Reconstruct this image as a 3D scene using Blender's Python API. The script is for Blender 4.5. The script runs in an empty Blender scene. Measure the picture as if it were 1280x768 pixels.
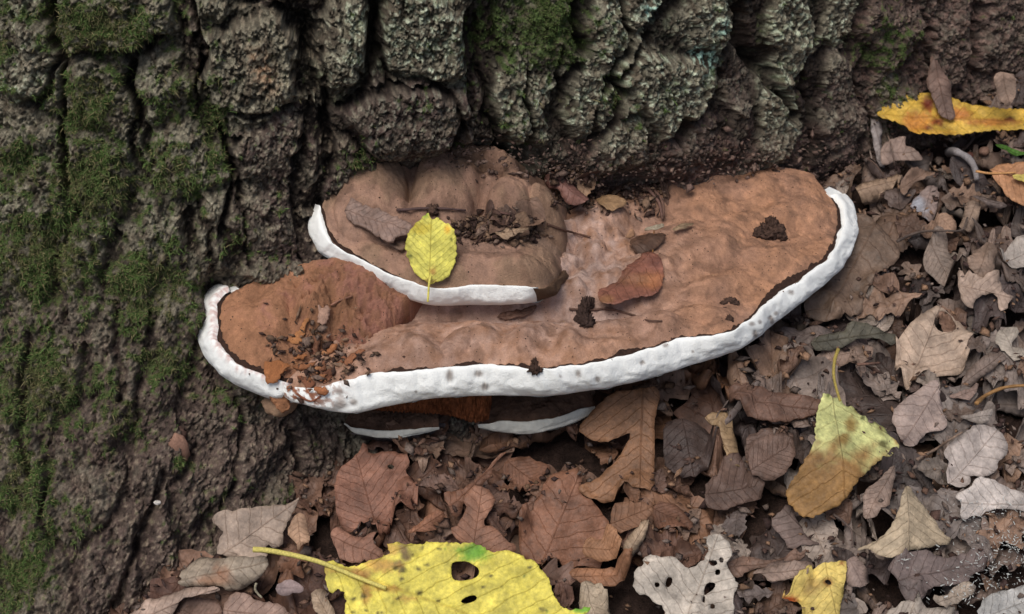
import bpy, math, random
import numpy as np
from mathutils import Vector
from mathutils.bvhtree import BVHTree
from mathutils.geometry import delaunay_2d_cdt

rng = np.random.default_rng(7)
random.seed(7)
SC = bpy.context.scene
COL = SC.collection

# ------------------------------------------------------------------ camera
PITCH = math.radians(35)
CP, SP = math.cos(PITCH), math.sin(PITCH)
HALF = 0.31                                   # half picture width at 1 m
CAM = np.array([0.0, -CP, SP])
cam_d = bpy.data.cameras.new("camera")
cam_d.sensor_width = 36.0
cam_d.lens = 36.0 / (2 * HALF)
cam_d.clip_start = 0.02
cam_d.clip_end = 300.0
cam_d.dof.use_dof = True
cam_d.dof.focus_distance = 0.985
cam_d.dof.aperture_fstop = 13.0
cam = bpy.data.objects.new("camera", cam_d)
COL.objects.link(cam)
cam.location = CAM
cam.rotation_euler = (math.pi / 2 - PITCH, 0, 0)
SC.camera = cam

# ------------------------------------------------------------------ light
SUN_EL, SUN_AZ = math.radians(63), math.radians(208)     # azimuth: where the light comes from, from +Y clockwise
w = bpy.data.worlds.new("World")
SC.world = w
w.use_nodes = True
nt = w.node_tree
sky = nt.nodes.new("ShaderNodeTexSky")
sky.sky_type = 'NISHITA'
sky.sun_disc = False
sky.sun_elevation = SUN_EL
sky.sun_rotation = SUN_AZ
sky.air_density = 1.0
sky.dust_density = 3.0
sky.ozone_density = 1.0
bg = nt.nodes["Background"]
nt.links.new(sky.outputs[0], bg.inputs[0])
bg.inputs[1].default_value = 0.065
sun_d = bpy.data.lights.new("sun", 'SUN')
sun_d.energy = 1.5
sun_d.angle = math.radians(32)
sun_d.color = (1.0, 0.985, 0.95)
sun = bpy.data.objects.new("sun", sun_d)
COL.objects.link(sun)
dv = Vector((math.sin(SUN_AZ) * math.cos(SUN_EL), math.cos(SUN_AZ) * math.cos(SUN_EL), math.sin(SUN_EL)))
sun.rotation_euler = dv.to_track_quat('Z', 'Y').to_euler()
SC.view_settings.view_transform = 'Standard'
SC.view_settings.look = 'None'
SC.view_settings.exposure = 0.62
SC.view_settings.gamma = 1.0
SC.cycles.max_bounces = 6
SC.cycles.use_denoising = True

# ------------------------------------------------------------------ numeric helpers
_perm = np.random.default_rng(3).permutation(4096).astype(np.int32)
_ang = np.random.default_rng(4).random(4096).astype(np.float32) * 2 * np.pi
_gx, _gy = np.cos(_ang).astype(np.float32), np.sin(_ang).astype(np.float32)


def _hash(ix, iy, seed):
    return _perm[(_perm[(ix + seed * 57) & 4095] + iy) & 4095]


def perlin(x, y, seed=0):
    x = np.asarray(x, np.float32); y = np.asarray(y, np.float32)
    xf, yf = np.floor(x), np.floor(y)
    ix, iy = xf.astype(np.int32), yf.astype(np.int32)
    fx, fy = x - xf, y - yf
    u = fx * fx * fx * (fx * (fx * 6 - 15) + 10)
    v = fy * fy * fy * (fy * (fy * 6 - 15) + 10)

    def g(dx, dy):
        h = _hash(ix + dx, iy + dy, seed)
        return _gx[h] * (fx - dx) + _gy[h] * (fy - dy)
    a = g(0, 0); b = g(1, 0); c = g(0, 1); d = g(1, 1)
    return ((a + u * (b - a)) * (1 - v) + (c + u * (d - c)) * v) * 1.5


def fbm(x, y, octv=4, seed=0, gain=0.5):
    s = 0; a = 1.0; f = 1.0
    for k in range(octv):
        s = s + a * perlin(x * f, y * f, seed + k * 11)
        a *= gain; f *= 2.03
    return s


def ridged(x, y, octv=3, seed=0, gain=0.5):
    s = 0; a = 1.0; f = 1.0
    for k in range(octv):
        s = s + a * (1 - 2 * np.abs(perlin(x * f, y * f, seed + k * 13)))
        a *= gain; f *= 2.1
    return s


def worley(x, y, seed=0):
    """F1, F2 and an id per point, jittered cells of size 1."""
    x = np.asarray(x, np.float32); y = np.asarray(y, np.float32)
    ix, iy = np.floor(x).astype(np.int32), np.floor(y).astype(np.int32)
    f1 = np.full(x.shape, 9, np.float32); f2 = f1.copy(); idd = np.zeros(x.shape, np.int32)
    for dx in (-1, 0, 1):
        for dy in (-1, 0, 1):
            h = _hash(ix + dx, iy + dy, seed)
            px = ix + dx + 0.5 + 0.42 * _gx[h]; py = iy + dy + 0.5 + 0.42 * _gy[h]
            d = np.hypot(px - x, py - y)
            m = d < f1
            f2 = np.where(m, f1, np.minimum(f2, d))
            idd = np.where(m, h, idd)
            f1 = np.where(m, d, f1)
    return f1, f2, idd


def sstep(a, b, x):
    t = np.clip((x - a) / (b - a), 0, 1)
    return t * t * (3 - 2 * t)


def lin(r, g, b):
    c = np.array([r, g, b], float) / 255
    return np.where(c <= 0.04045, c / 12.92, ((c + 0.055) / 1.055) ** 2.4)


def ray(px, py):
    u = (np.asarray(px, float) - 640) / 640 * HALF
    v = (384 - np.asarray(py, float)) / 640 * HALF
    return np.stack([u, CP + v * SP, -SP + v * CP], -1)


def on_z(px, py, z):
    d = ray(px, py)
    t = (np.asarray(z) - CAM[2]) / d[..., 2]
    return CAM + d * t[..., None]


def to_px(P):
    q = np.asarray(P) - CAM
    u = q[..., 0]; v = q[..., 1] * SP + q[..., 2] * CP; f = q[..., 1] * CP - q[..., 2] * SP
    return 640 + u / f / HALF * 640, 384 - v / f / HALF * 640


def np_mesh(name, V, F, col=None, luv=None, smooth=True, vn=None):
    me = bpy.data.meshes.new(name)
    V = np.ascontiguousarray(V, np.float32)
    if isinstance(F, np.ndarray):
        n, k = F.shape
        flat = F.astype(np.int32).ravel(); starts = np.arange(0, n * k, k, dtype=np.int32)
    else:
        lens = np.array([len(f) for f in F]); n = len(F)
        flat = np.array([i for f in F for i in f], np.int32)
        starts = np.concatenate([[0], np.cumsum(lens)[:-1]]).astype(np.int32)
    me.vertices.add(len(V)); me.vertices.foreach_set("co", V.ravel())
    me.loops.add(len(flat)); me.loops.foreach_set("vertex_index", flat)
    me.polygons.add(n); me.polygons.foreach_set("loop_start", starts)
    if smooth:
        me.polygons.foreach_set("use_smooth", np.ones(n, bool))
    me.update(calc_edges=True)
    if col is not None:
        a = me.attributes.new("Col", 'FLOAT_COLOR', 'POINT')
        c = np.ones((len(V), 4), np.float32); c[:, :3] = col
        a.data.foreach_set("color", c.ravel())
    if luv is not None:
        a = me.attributes.new("luv", 'FLOAT_VECTOR', 'POINT')
        a.data.foreach_set("vector", np.ascontiguousarray(luv, np.float32).ravel())
    if vn is not None:
        me.normals_split_custom_set_from_vertices(np.ascontiguousarray(vn, np.float32))
    return me


def put(name, me, mat=None, parent=None):
    o = bpy.data.objects.new(name, me)
    COL.objects.link(o)
    if mat is not None:
        me.materials.append(mat)
    if parent is not None:
        o.parent = parent
    return o


def tag(o, label=None, cat=None, group=None, kind=None):
    if label: o["label"] = label
    if cat: o["category"] = cat
    if group: o["group"] = group
    if kind: o["kind"] = kind
    return o


def empty(name, loc):
    o = bpy.data.objects.new(name, None)
    COL.objects.link(o)
    o.empty_display_size = 0.01
    o.location = loc
    return o


def put_in(name, me, mat, root):
    """Link a mesh built in world coordinates under an empty that stands at its own place."""
    o = put(name, me, mat, root)
    p, l = root, Vector((0, 0, 0))
    while p is not None:
        l += p.location
        p = p.parent
    o.location = -l
    return o


def grid_faces(n, m, wrap=False):
    a = np.arange(n * m).reshape(n, m)
    if wrap:
        a = np.concatenate([a, a[:, :1]], 1)
    return np.stack([a[:-1, :-1], a[:-1, 1:], a[1:, 1:], a[1:, :-1]], -1).reshape(-1, 4)


# ------------------------------------------------------------------ materials
def new_mat(name):
    m = bpy.data.materials.new(name)
    m.use_nodes = True
    return m, m.node_tree, m.node_tree.nodes["Principled BSDF"]


def N(t, kind, **kw):
    n = t.nodes.new(kind)
    for k, v in kw.items():
        if k.startswith("i_"):
            n.inputs[k[2:].replace("_", " ")].default_value = v
        else:
            setattr(n, k, v)
    return n


def noise_mul(t, colsock, scale, lo, hi, detail=6, vec=None, rough=0.6):
    n = N(t, "ShaderNodeTexNoise", i_Scale=scale, i_Detail=detail, i_Roughness=rough)
    if vec is not None: t.links.new(vec, n.inputs["Vector"])
    mr = N(t, "ShaderNodeMapRange")
    mr.inputs[1].default_value = 0.3; mr.inputs[2].default_value = 0.7
    mr.inputs[3].default_value = lo; mr.inputs[4].default_value = hi
    t.links.new(n.outputs["Fac"], mr.inputs[0])
    mx = N(t, "ShaderNodeMix", data_type='RGBA', blend_type='MULTIPLY')
    mx.inputs["Factor"].default_value = 1
    t.links.new(colsock, mx.inputs[6]); t.links.new(mr.outputs[0], mx.inputs[7])
    return mx.outputs[2], n


def col_mat(name, scales=((600, .75, 1.25),), rough=0.9, bump=((900, 0.0006),), spec=0.2, specks=None):
    m, t, b = new_mat(name)
    geo = N(t, "ShaderNodeNewGeometry")
    at = N(t, "ShaderNodeAttribute", attribute_name="Col")
    s = at.outputs["Color"]
    for sc, lo, hi in scales:
        s, _ = noise_mul(t, s, sc, lo, hi, vec=geo.outputs["Position"])
    if specks:
        sc, thr, col = specks
        vo = N(t, "ShaderNodeTexVoronoi", i_Scale=sc)
        t.links.new(geo.outputs["Position"], vo.inputs["Vector"])
        nz = N(t, "ShaderNodeTexNoise", i_Scale=sc * .25, i_Detail=3.0)
        t.links.new(geo.outputs["Position"], nz.inputs["Vector"])
        mth = N(t, "ShaderNodeMath", operation='MULTIPLY'); mth.inputs[1].default_value = thr * 2
        t.links.new(nz.outputs["Fac"], mth.inputs[0])
        sb = N(t, "ShaderNodeMath", operation='SUBTRACT'); sb.inputs[1].default_value = thr * .55
        t.links.new(mth.outputs[0], sb.inputs[0])
        lt = N(t, "ShaderNodeMath", operation='LESS_THAN')
        t.links.new(vo.outputs["Distance"], lt.inputs[0]); t.links.new(sb.outputs[0], lt.inputs[1])
        mx = N(t, "ShaderNodeMix", data_type='RGBA')
        t.links.new(lt.outputs[0], mx.inputs["Factor"]); t.links.new(s, mx.inputs[6])
        mx.inputs[7].default_value = (*col, 1)
        s = mx.outputs[2]
    t.links.new(s, b.inputs["Base Color"])
    b.inputs["Roughness"].default_value = rough
    b.inputs["Specular IOR Level"].default_value = spec
    prev = None
    for sc, dist in bump:
        n = N(t, "ShaderNodeTexNoise", i_Scale=sc, i_Detail=5.0, i_Roughness=.65)
        t.links.new(geo.outputs["Position"], n.inputs["Vector"])
        bp = N(t, "ShaderNodeBump", i_Strength=1.0, i_Distance=dist)
        t.links.new(n.outputs["Fac"], bp.inputs["Height"])
        if prev: t.links.new(prev.outputs[0], bp.inputs["Normal"])
        prev = bp
    if prev: t.links.new(prev.outputs[0], b.inputs["Normal"])
    return m


M_BARK = col_mat("bark", ((700, .6, 1.45), (160, .75, 1.25)), .92, ((1500, .0007), (500, .0008)), .25)
M_MOSS = col_mat("moss_green", ((300, .8, 1.2),), .8, (), .2)
M_CAP = col_mat("cap_brown", ((60, .86, 1.14), (260, .86, 1.14), (1200, .84, 1.16)), .85, ((700, .0008), (2200, .0004)), .2,
                specks=(330, .2, (.035, .022, .018)))
M_RIM = col_mat("rim_white", ((90, .97, 1.03), (600, .98, 1.02)), .7, ((140, .0006), (1100, .0005)), .25)
M_BAND = col_mat("band_dark", ((500, .6, 1.4),), .85, ((1200, .001),), .2)
M_PORE = col_mat("pore_brown", ((400, .7, 1.3), (90, .8, 1.2)), .9, ((1100, .001),), .15)
M_SOIL = col_mat("soil", ((250, .6, 1.4), (40, .8, 1.2)), .95, ((700, .002), (200, .003)), .15)
M_CRUMB = col_mat("crumbs", ((700, .6, 1.4),), .9, ((1500, .0006),), .2)
M_TWIG = col_mat("twig_brown", ((800, .7, 1.3),), .75, ((1200, .0004),), .3)
M_STONE = col_mat("stone_grey", ((90, .7, 1.3), (700, .6, 1.4)), .85, ((160, .003), (900, .0012)), .3)


def leaf_material(name, vein, rough, transl):
    m, t, b = new_mat(name)
    geo = N(t, "ShaderNodeNewGeometry")
    at = N(t, "ShaderNodeAttribute", attribute_name="Col")
    uv = N(t, "ShaderNodeAttribute", attribute_name="luv")
    sep = N(t, "ShaderNodeSeparateXYZ")
    t.links.new(uv.outputs["Vector"], sep.inputs[0])

    def M(op, a, b_=None, c=None):
        n = N(t, "ShaderNodeMath", operation=op)
        for i, v in enumerate((a, b_, c)):
            if v is None: continue
            if isinstance(v, (int, float)): n.inputs[i].default_value = v
            else: t.links.new(v, n.inputs[i])
        return n.outputs[0]
    wob = N(t, "ShaderNodeTexNoise", i_Scale=9.0, i_Detail=2.0)
    t.links.new(uv.outputs["Vector"], wob.inputs["Vector"])
    wv = M('MULTIPLY', M('SUBTRACT', wob.outputs["Fac"], .5), .07)
    u, v = sep.outputs[0], sep.outputs[1]
    av = M('ABSOLUTE', v)
    mid = M('SUBTRACT', 1.0, M('MULTIPLY', av, 90.0)); mid = M('MAXIMUM', mid, 0.0)
    ph = M('MULTIPLY', M('ADD', M('SUBTRACT', u, M('MULTIPLY', av, M('ADD', .55, M('MULTIPLY', sep.outputs[2], .4)))), wv), M('ADD', 6.0, M('MULTIPLY', sep.outputs[2], 4.5)))
    fr = M('ABSOLUTE', M('SUBTRACT', M('FRACT', ph), .5))
    lat = M('MAXIMUM', M('SUBTRACT', 1.0, M('MULTIPLY', fr, 17.0)), 0.0)
    vo = N(t, "ShaderNodeTexVoronoi", feature='DISTANCE_TO_EDGE', i_Scale=30.0)
    t.links.new(uv.outputs["Vector"], vo.inputs["Vector"])
    net = M('MAXIMUM', M('SUBTRACT', 1.0, M('MULTIPLY', vo.outputs["Distance"], 12.0)), 0.0)
    veins = M('MINIMUM', M('ADD', M('MAXIMUM', mid, M('MULTIPLY', lat, .75)), M('MULTIPLY', net, .18)), 1.0)
    s = at.outputs["Color"]
    s, _ = noise_mul(t, s, 70, .66, 1.34, vec=geo.outputs["Position"])
    s, _ = noise_mul(t, s, 420, .78, 1.22, vec=geo.outputs["Position"])
    dk = N(t, "ShaderNodeMix", data_type='RGBA', blend_type='MULTIPLY')
    t.links.new(M('MULTIPLY', veins, vein), dk.inputs["Factor"])
    t.links.new(s, dk.inputs[6]); dk.inputs[7].default_value = (.45, .3, .2, 1)
    t.links.new(dk.outputs[2], b.inputs["Base Color"])
    b.inputs["Roughness"].default_value = rough
    b.inputs["Specular IOR Level"].default_value = .3
    n = N(t, "ShaderNodeTexNoise", i_Scale=500.0, i_Detail=4.0)
    t.links.new(geo.outputs["Position"], n.inputs["Vector"])
    bp = N(t, "ShaderNodeBump", i_Strength=.8, i_Distance=.0006)
    t.links.new(n.outputs["Fac"], bp.inputs["Height"])
    bp2 = N(t, "ShaderNodeBump", i_Strength=.8, i_Distance=.0005)
    t.links.new(veins, bp2.inputs["Height"]); t.links.new(bp.outputs[0], bp2.inputs["Normal"])
    t.links.new(bp2.outputs[0], b.inputs["Normal"])
    if transl:
        tr = N(t, "ShaderNodeBsdfTranslucent")
        t.links.new(dk.outputs[2], tr.inputs["Color"])
        mx = N(t, "ShaderNodeMixShader"); mx.inputs[0].default_value = transl
        t.links.new(b.outputs[0], mx.inputs[1]); t.links.new(tr.outputs[0], mx.inputs[2])
        t.links.new(mx.outputs[0], t.nodes["Material Output"].inputs["Surface"])
    return m


M_LEAF = leaf_material("dead_leaf", .30, .55, 0)
M_YELLOW = leaf_material("yellow_leaf", .34, .55, .2)

# ------------------------------------------------------------------ ground and trunk form


def ground_z(x, y):
    x = np.asarray(x, float); y = np.asarray(y, float)
    yy = np.where(y > .3, .3 + .12 * np.tanh((y - .3) / .12 * .6), y)
    yy = np.where(yy < -.35, -.35 + .1 * np.tanh((yy + .35) / .1), yy)
    xx = .8 * np.tanh(x / .8)
    return -.085 + .32 * yy + .06 * xx


_fx = np.array([-1.3, -.8, -.4, -.23, -.11, 0, .1, .23, .37, .6, .9, 1.3])
_fy = np.array([.12, -.15, -.185, -.13, -.03, .012, .072, .18, .25, .36, .56, 1.2])
_uy = np.array([.5, .2, .065, .07, .085, .1, .132, .205, .275, .385, .6, 1.3])
_xs = np.linspace(-1.5, 1.5, 1201)


def _smooth(v, k=25):
    ker = np.hanning(k); ker /= ker.sum()
    return np.convolve(np.pad(v, k // 2, mode='edge'), ker, 'valid')


_FY = _smooth(np.interp(_xs, _fx, _fy)); _UY = _smooth(np.interp(_xs, _fx, _uy))
ZU = .24


def trunk_y(x, z):
    yf = np.interp(x, _xs, _FY); yu = np.interp(x, _xs, _UY)
    zf = -.085 + .32 * yf + .06 * x
    r = (np.asarray(z) - zf) / (ZU - zf)
    rc = np.clip(r, -.5, 1)
    s = np.where(rc < 0, 1.7 * rc, 1 - (1 - np.maximum(rc, 0)) ** 1.7)
    return yf + (yu - yf) * s + np.maximum(np.asarray(z) - ZU, 0) * .05


def on_trunk(px, py, off=0.0):
    px = np.atleast_1d(np.asarray(px, float)); py = np.atleast_1d(np.asarray(py, float))
    d = ray(px, py)
    lo = np.full(px.shape, .5); hi = np.full(px.shape, 1.9)
    for t in np.linspace(.6, 1.8, 121):
        P = CAM + d * t
        m = (P[:, 1] > trunk_y(P[:, 0], P[:, 2]) - off) & (hi > 1.85)
        hi[m] = t; lo[m] = t - .01
    for _ in range(18):
        mid = (lo + hi) / 2
        P = CAM + d * mid[:, None]
        ins = P[:, 1] > trunk_y(P[:, 0], P[:, 2]) - off
        hi = np.where(ins, mid, hi); lo = np.where(ins, lo, mid)
    return CAM + d * hi[:, None]


# ------------------------------------------------------------------ the trunk
def axis_points(lo, hi, step, far_lo, far_hi, n):
    a = np.arange(lo, hi, step)
    l = lo - (lo - far_lo) * (np.linspace(1, 0, n, endpoint=False) ** 1.8)
    r = hi + (far_hi - hi) * (np.linspace(0, 1, n + 1)[0:] ** 1.8)
    return np.concatenate([l, a, r])


# plates of bark: pixel centre, half width, half height, how far it stands out (mm), what covers it
PLATES = [
    (38, 62, 42, 72, 14, 'g'), (28, 165, 40, 46, 10, 'm'), (150, 18, 72, 44, 15, 'm'), (122, 118, 42, 52, 11, 'm'),
    (203, 108, 36, 56, 11, 'm'), (125, 215, 46, 62, 11, 'm'), (52, 245, 46, 48, 9, 'g'), (236, 40, 18, 40, 6, 'd'),
    (318, 82, 60, 62, 17, 'b'), (332, 178, 50, 40, 13, 'd'), (232, 195, 46, 52, 10, 'm'), (283, 18, 34, 22, 11, 'm'),
    (350, -14, 44, 22, 13, 'd'), (424, 58, 47, 66, 18, 'g'), (526, 44, 60, 56, 18, 'g'), (490, 155, 86, 60, 19, 'd'),
    (392, 205, 24, 52, 8, 'd'), (604, 95, 20, 95, 1, 'r'), (655, 112, 42, 92, 10, 'h'), (682, 24, 46, 52, 13, 'M'),
    (748, 42, 34, 52, 13, 'g'), (728, 140, 40, 54, 10, 'g'), (690, 192, 46, 26, 8, 'g'), (775, 178, 40, 36, 10, 'g'),
    (818, 95, 52, 62, 16, 'g'), (862, 28, 60, 36, 16, 'g'), (792, 10, 30, 32, 12, 'g'), (874, 186, 42, 26, 11, 'd'),
    (934, 62, 22, 55, 0, 'r'), (985, 24, 40, 40, 12, 'g'), (972, 138, 34, 58, 11, 'g'), (916, 165, 24, 32, 8, 'd'),
    (1012, 110, 12, 75, 0, 'r'), (1048, 168, 34, 52, 12, 'd'), (1050, 88, 40, 36, 10, 'd'), (1108, 40, 52, 42, 12, 'd'),
    (1112, 132, 42, 40, 6, 'm'), (1180, 62, 46, 44, 12, 'd'), (1252, 46, 50, 44, 13, 'd'), (1236, 112, 48, 26, 9, 'd'),
    (1040, 10, 34, 36, 12, 'g'), (1000, 205, 52, 16, 8, 'd'),
    (330, 262, 40, 48, 9, 'd'), (395, 300, 26, 50, 7, 'd'), (265, 285, 36, 52, 9, 'm'), (185, 310, 46, 60, 10, 'm'),
    (110, 330, 40, 62, 9, 'm'), (40, 350, 42, 62, 9, 'm'), (225, 400, 38, 50, 9, 'm'), (150, 440, 40, 52, 9, 'm'),
    (60, 470, 46, 56, 9, 'm'), (205, 490, 34, 40, 8, 'd'), (120, 530, 38, 44, 8, 'd'), (30, 560, 40, 50, 9, 'm'),
    (265, 520, 34, 44, 8, 'd'), (190, 580, 38, 44, 9, 'd'), (100, 620, 40, 44, 8, 'm'), (255, 610, 32, 42, 8, 'd'),
    (330, 570, 40, 44, 8, 'd'), (150, 690, 42, 40, 9, 'd'), (40, 690, 46, 48, 8, 'm'), (210, 670, 30, 34, 7, 'd'),
    (310, 640, 34, 30, 7, 'd'), (390, 570, 30, 50, 6, 'd'),
]


FURROWS = [
    ([(715, -20), (716, 30), (722, 64)], 5, 12), ([(592, 20), (597, 90), (622, 188)], 4, 9), ([(380, 20), (404, 90), (408, 180)], 6, 13), ([(340, -2), (374, 26), (386, 60)], 5, 11),
    ([(464, -10), (470, 66), (484, 98)], 5, 12), ([(418, 124), (480, 98), (545, 100), (578, 150)], 4, 10), ([(922, 10), (932, 62), (962, 96), (990, 150)], 8, 12), ([(1003, 90), (1012, 150), (1010, 205)], 4, 10),
    ([(74, -10), (86, 50), (72, 108), (40, 125)], 6, 12), ([(160, 60), (176, 140), (196, 205)], 5, 10), ([(246, 40), (256, 112), (286, 192), (300, 245)], 5, 11), ([(84, 150), (92, 262)], 4, 8),
    ([(806, 40), (786, 70), (748, 112)], 4, 8), ([(846, 148), (848, 196)], 5, 12), ([(896, 90), (906, 165)], 4, 8), ([(36, 420), (28, 520), (38, 600)], 5, 9), ([(146, 380), (152, 500)], 4, 8),
    ([(204, 596), (170, 690), (140, 780)], 5, 9), ([(692, 56), (704, 130)], 3, 7), ([(652, 90), (664, 190)], 3, 7), ([(250, 250), (264, 330), (254, 420)], 4, 8), ([(736, 130), (742, 172)], 4, 8),
    ([(270, 135), (330, 140), (360, 132)], 4, 8), ([(1075, 60), (1070, 120), (1090, 160)], 4, 8), ([(1150, 10), (1160, 80)], 3, 7), ([(1210, 30), (1214, 100)], 4, 8), ([(365, 540), (372, 620)], 5, 8), ([(300, 250), (312, 330)], 3, 7), ([(100, 60), (170, 62), (200, 40)], 4, 8)]


def build_trunk():
    X = axis_points(-.40, .50, .00078, -1.35, 1.35, 34)
    Z = axis_points(-.185, .235, .00080, -.5, 2.6, 26)
    nx, nz = len(X), len(Z)
    x, z = np.meshgrid(X, Z)                       # (nz, nx)
    y0 = trunk_y(x, z)
    P = np.stack([x, y0, z], -1)
    gx = np.gradient(P, X, axis=1); gz = np.gradient(P, Z, axis=0)
    n0 = np.cross(gx, gz); n0 /= np.linalg.norm(n0, axis=-1, keepdims=True)
    n0 = np.where(n0[..., 1:2] > 0, -n0, n0)
    xf, zf = x.astype(np.float32), z.astype(np.float32)
    arc = np.concatenate([[0], np.cumsum(np.hypot(np.diff(X), np.diff(trunk_y(X, np.full(nx, .05)))))])
    a = np.broadcast_to(arc.astype(np.float32), x.shape)   # arc length, for grain
    px, py = to_px(P)

    seeds = []
    for (sx, sy, sw, sh, am, kind) in PLATES:
        c = on_trunk(sx, sy)[0]
        t = np.linalg.norm(c - CAM)
        seeds.append((c[0], c[2], sw * HALF / 640 * t, sh * HALF / 640 * t * 1.12, am / 1000, kind))
    nhand = len(seeds)
    r2 = np.random.default_rng(11)
    for gxv in np.arange(-.72, .8, .062):
        for gzv in np.arange(-.28, .5, .085):
            sx = gxv + r2.uniform(-.02, .02); sz = gzv + r2.uniform(-.03, .03)
            if min(math.hypot((sx - s[0]) / s[2], (sz - s[1]) / s[3]) for s in seeds) < 1.15: continue
            seeds.append((sx, sz, r2.uniform(.022, .034), r2.uniform(.035, .05), r2.uniform(.007, .013), 'd' if sx > -.1 else 'm'))
    # domain warp
    wx = xf + .0085 * fbm(xf * 32, zf * 24, 4, 5, .52) + .0006 * perlin(xf * 300, zf * 240, 8)
    wz = zf + .0090 * fbm(xf * 28, zf * 28, 4, 6, .52) + .0006 * perlin(xf * 300, zf * 240, 9)
    d1 = np.full(x.shape, 99, np.float32); d2 = d1.copy(); idd = np.zeros(x.shape, np.int32); id2 = idd.copy()
    for i, (cx, cz, sw, sh, am, kind) in enumerate(seeds):
        dx = np.abs(wx - np.float32(cx)) * np.float32(1 / sw); dz = np.abs(wz - np.float32(cz)) * np.float32(1 / sh)
        d = (dx ** 2.2 + dz ** 2.2) ** np.float32(1 / 2.2)
        m = d < d1
        m2 = (~m) & (d < d2)
        id2 = np.where(m, idd, np.where(m2, i, id2))
        d2 = np.where(m, d1, np.minimum(d2, d)); idd = np.where(m, i, idd); d1 = np.where(m, d, d1)
    sw_ = np.array([min(s[2], s[3]) for s in seeds], np.float32)[idd]
    amp = np.array([s[4] for s in seeds], np.float32)[idd]
    kinds = np.array([s[5] for s in seeds])[idd]
    edge = (d2 - d1) * sw_ * .5
    wdn = np.clip(.5 + .9 * fbm(xf * 26, zf * 18, 3, 15), 0, 1)
    f = sstep(.0002 + .0014 * wdn, .0040 + .0060 * wdn + .004 * sstep(760, 900, px), edge)
    cxs = np.array([s[0] for s in seeds], np.float32); czs = np.array([s[1] for s in seeds], np.float32)
    ddx = np.abs(cxs[idd] - cxs[id2]); ddz = np.abs(czs[idd] - czs[id2])
    lat = sstep(.25, .75, ddx / (ddx + .55 * ddz + 1e-6))          # side by side: deep furrow; one above the other: a shallow crack
    f = 1 - (1 - f) * (.38 + .62 * lat)
    # every plate leans its own way and swells towards its middle
    rt = np.random.default_rng(17)
    tl = rt.uniform(-1, 1, (len(seeds), 2)).astype(np.float32)
    scx = np.array([s[0] for s in seeds], np.float32)[idd]; scz = np.array([s[1] for s in seeds], np.float32)[idd]
    shh = np.array([s[3] for s in seeds], np.float32)[idd]
    lean = (tl[idd, 0] * (wx - scx) / sw_ + (.3 + tl[idd, 1]) * (wz - scz) / shh)
    lean = np.clip(lean, -1.6, 1.6)
    # relief inside the plates
    arid = a + .0015 * perlin(a * 90, zf * 60, 21)
    g1 = ridged(arid * 70, zf * 34, 3, 31) * .5
    g2 = ridged(arid * 210, zf * 95, 3, 41) * .5
    g3 = fbm(arid * 520, zf * 300, 3, 51)
    lum = fbm(xf * 45, zf * 45, 4, 61)
    def chips(sx, sz, sd):
        u_ = arid * sx + .5 * perlin(a * sx * 1.7, zf * sx * 1.7, sd); v_ = zf * sz + .5 * perlin(a * sx * 1.7, zf * sx * 1.7, sd + 1)
        q1, q2, qi = worley(u_, v_, sd)
        return _gx[qi] * (.6 + .8 * (u_ - np.floor(u_) - .5)) + _gy[qi] * .8 * (v_ - np.floor(v_) - .5) - .5 * (1 - sstep(0, .18, q2 - q1))
    terr = .0034 * chips(70, 34, 3) + .0012 * chips(150, 80, 6)
    F1, F2, _ = worley(arid * 62 + .35 * perlin(a * 200, zf * 200, 81), zf * 34 + .35 * perlin(a * 200, zf * 200, 82), 5)
    crack = 1 - sstep(.02, .16, F2 - F1)
    isd = np.isin(kinds, ['d', 'm', 'M', 'r']).astype(np.float32)
    lower = sstep(250, 360, py) * sstep(460, 330, px)
    soft = np.clip(isd * .45 + lower * .6, 0, 1)
    h = amp * 1.5 * (f ** .8) * (1 - .3 * lower) + f * amp * (.30 * lean + .35 * np.clip(1 - d1, 0, 1)) * (1 - .4 * lower)
    h = h * (1 - .28 * sstep(560, 640, px)) * (1 - .42 * sstep(740, 900, px))
    # the bark stands back round the bracket
    back = np.maximum(np.exp(-(((px - 590) / 150) ** 2 + ((py - 225) / 42) ** 2) ** 2), np.exp(-(((px - 900) / 170) ** 2 + ((py - 225) / 26) ** 2) ** 2) * .8)
    hid = np.exp(-(((px - 770) / 95) ** 2 + ((py - 262) / 40) ** 2) ** 2) + np.exp(-(((px - 560) / 150) ** 2 + ((py - 262) / 50) ** 2) ** 2)
    hid = hid + .8 * np.exp(-(((px - 288) / 42) ** 2 + ((py - 364) / 20) ** 2) ** 2)
    hid = hid + .9 * np.exp(-(((px - 612) / 62) ** 2 + ((py - 200) / 24) ** 2) ** 2)
    h = h * (1 - .8 * back) - .007 * back - .026 * np.clip(hid, 0, 1)
    rough = (.0020 * g1 + .0008 * g2 + terr) * (1 - .30 * soft) - .0030 * crack * (1 - .6 * soft)
    rough = rough * (1 - .35 * sstep(740, 900, px))
    h = h + (.3 + .7 * f) * rough + lum * (.0025 + .004 * soft)
    # crumbly dirt grain lower down
    W1, _, _ = worley(xf * 330, zf * 330, 9)
    h = h + soft * (.0019 * (1 - W1) + .0011 * fbm(xf * 700, zf * 700, 2, 91))
    # the deepest furrows, each where it runs
    wpx = px + 7 * fbm(xf * 60, zf * 60, 3, 145); wpy = py + 7 * fbm(xf * 60, zf * 60, 3, 146)
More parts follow.
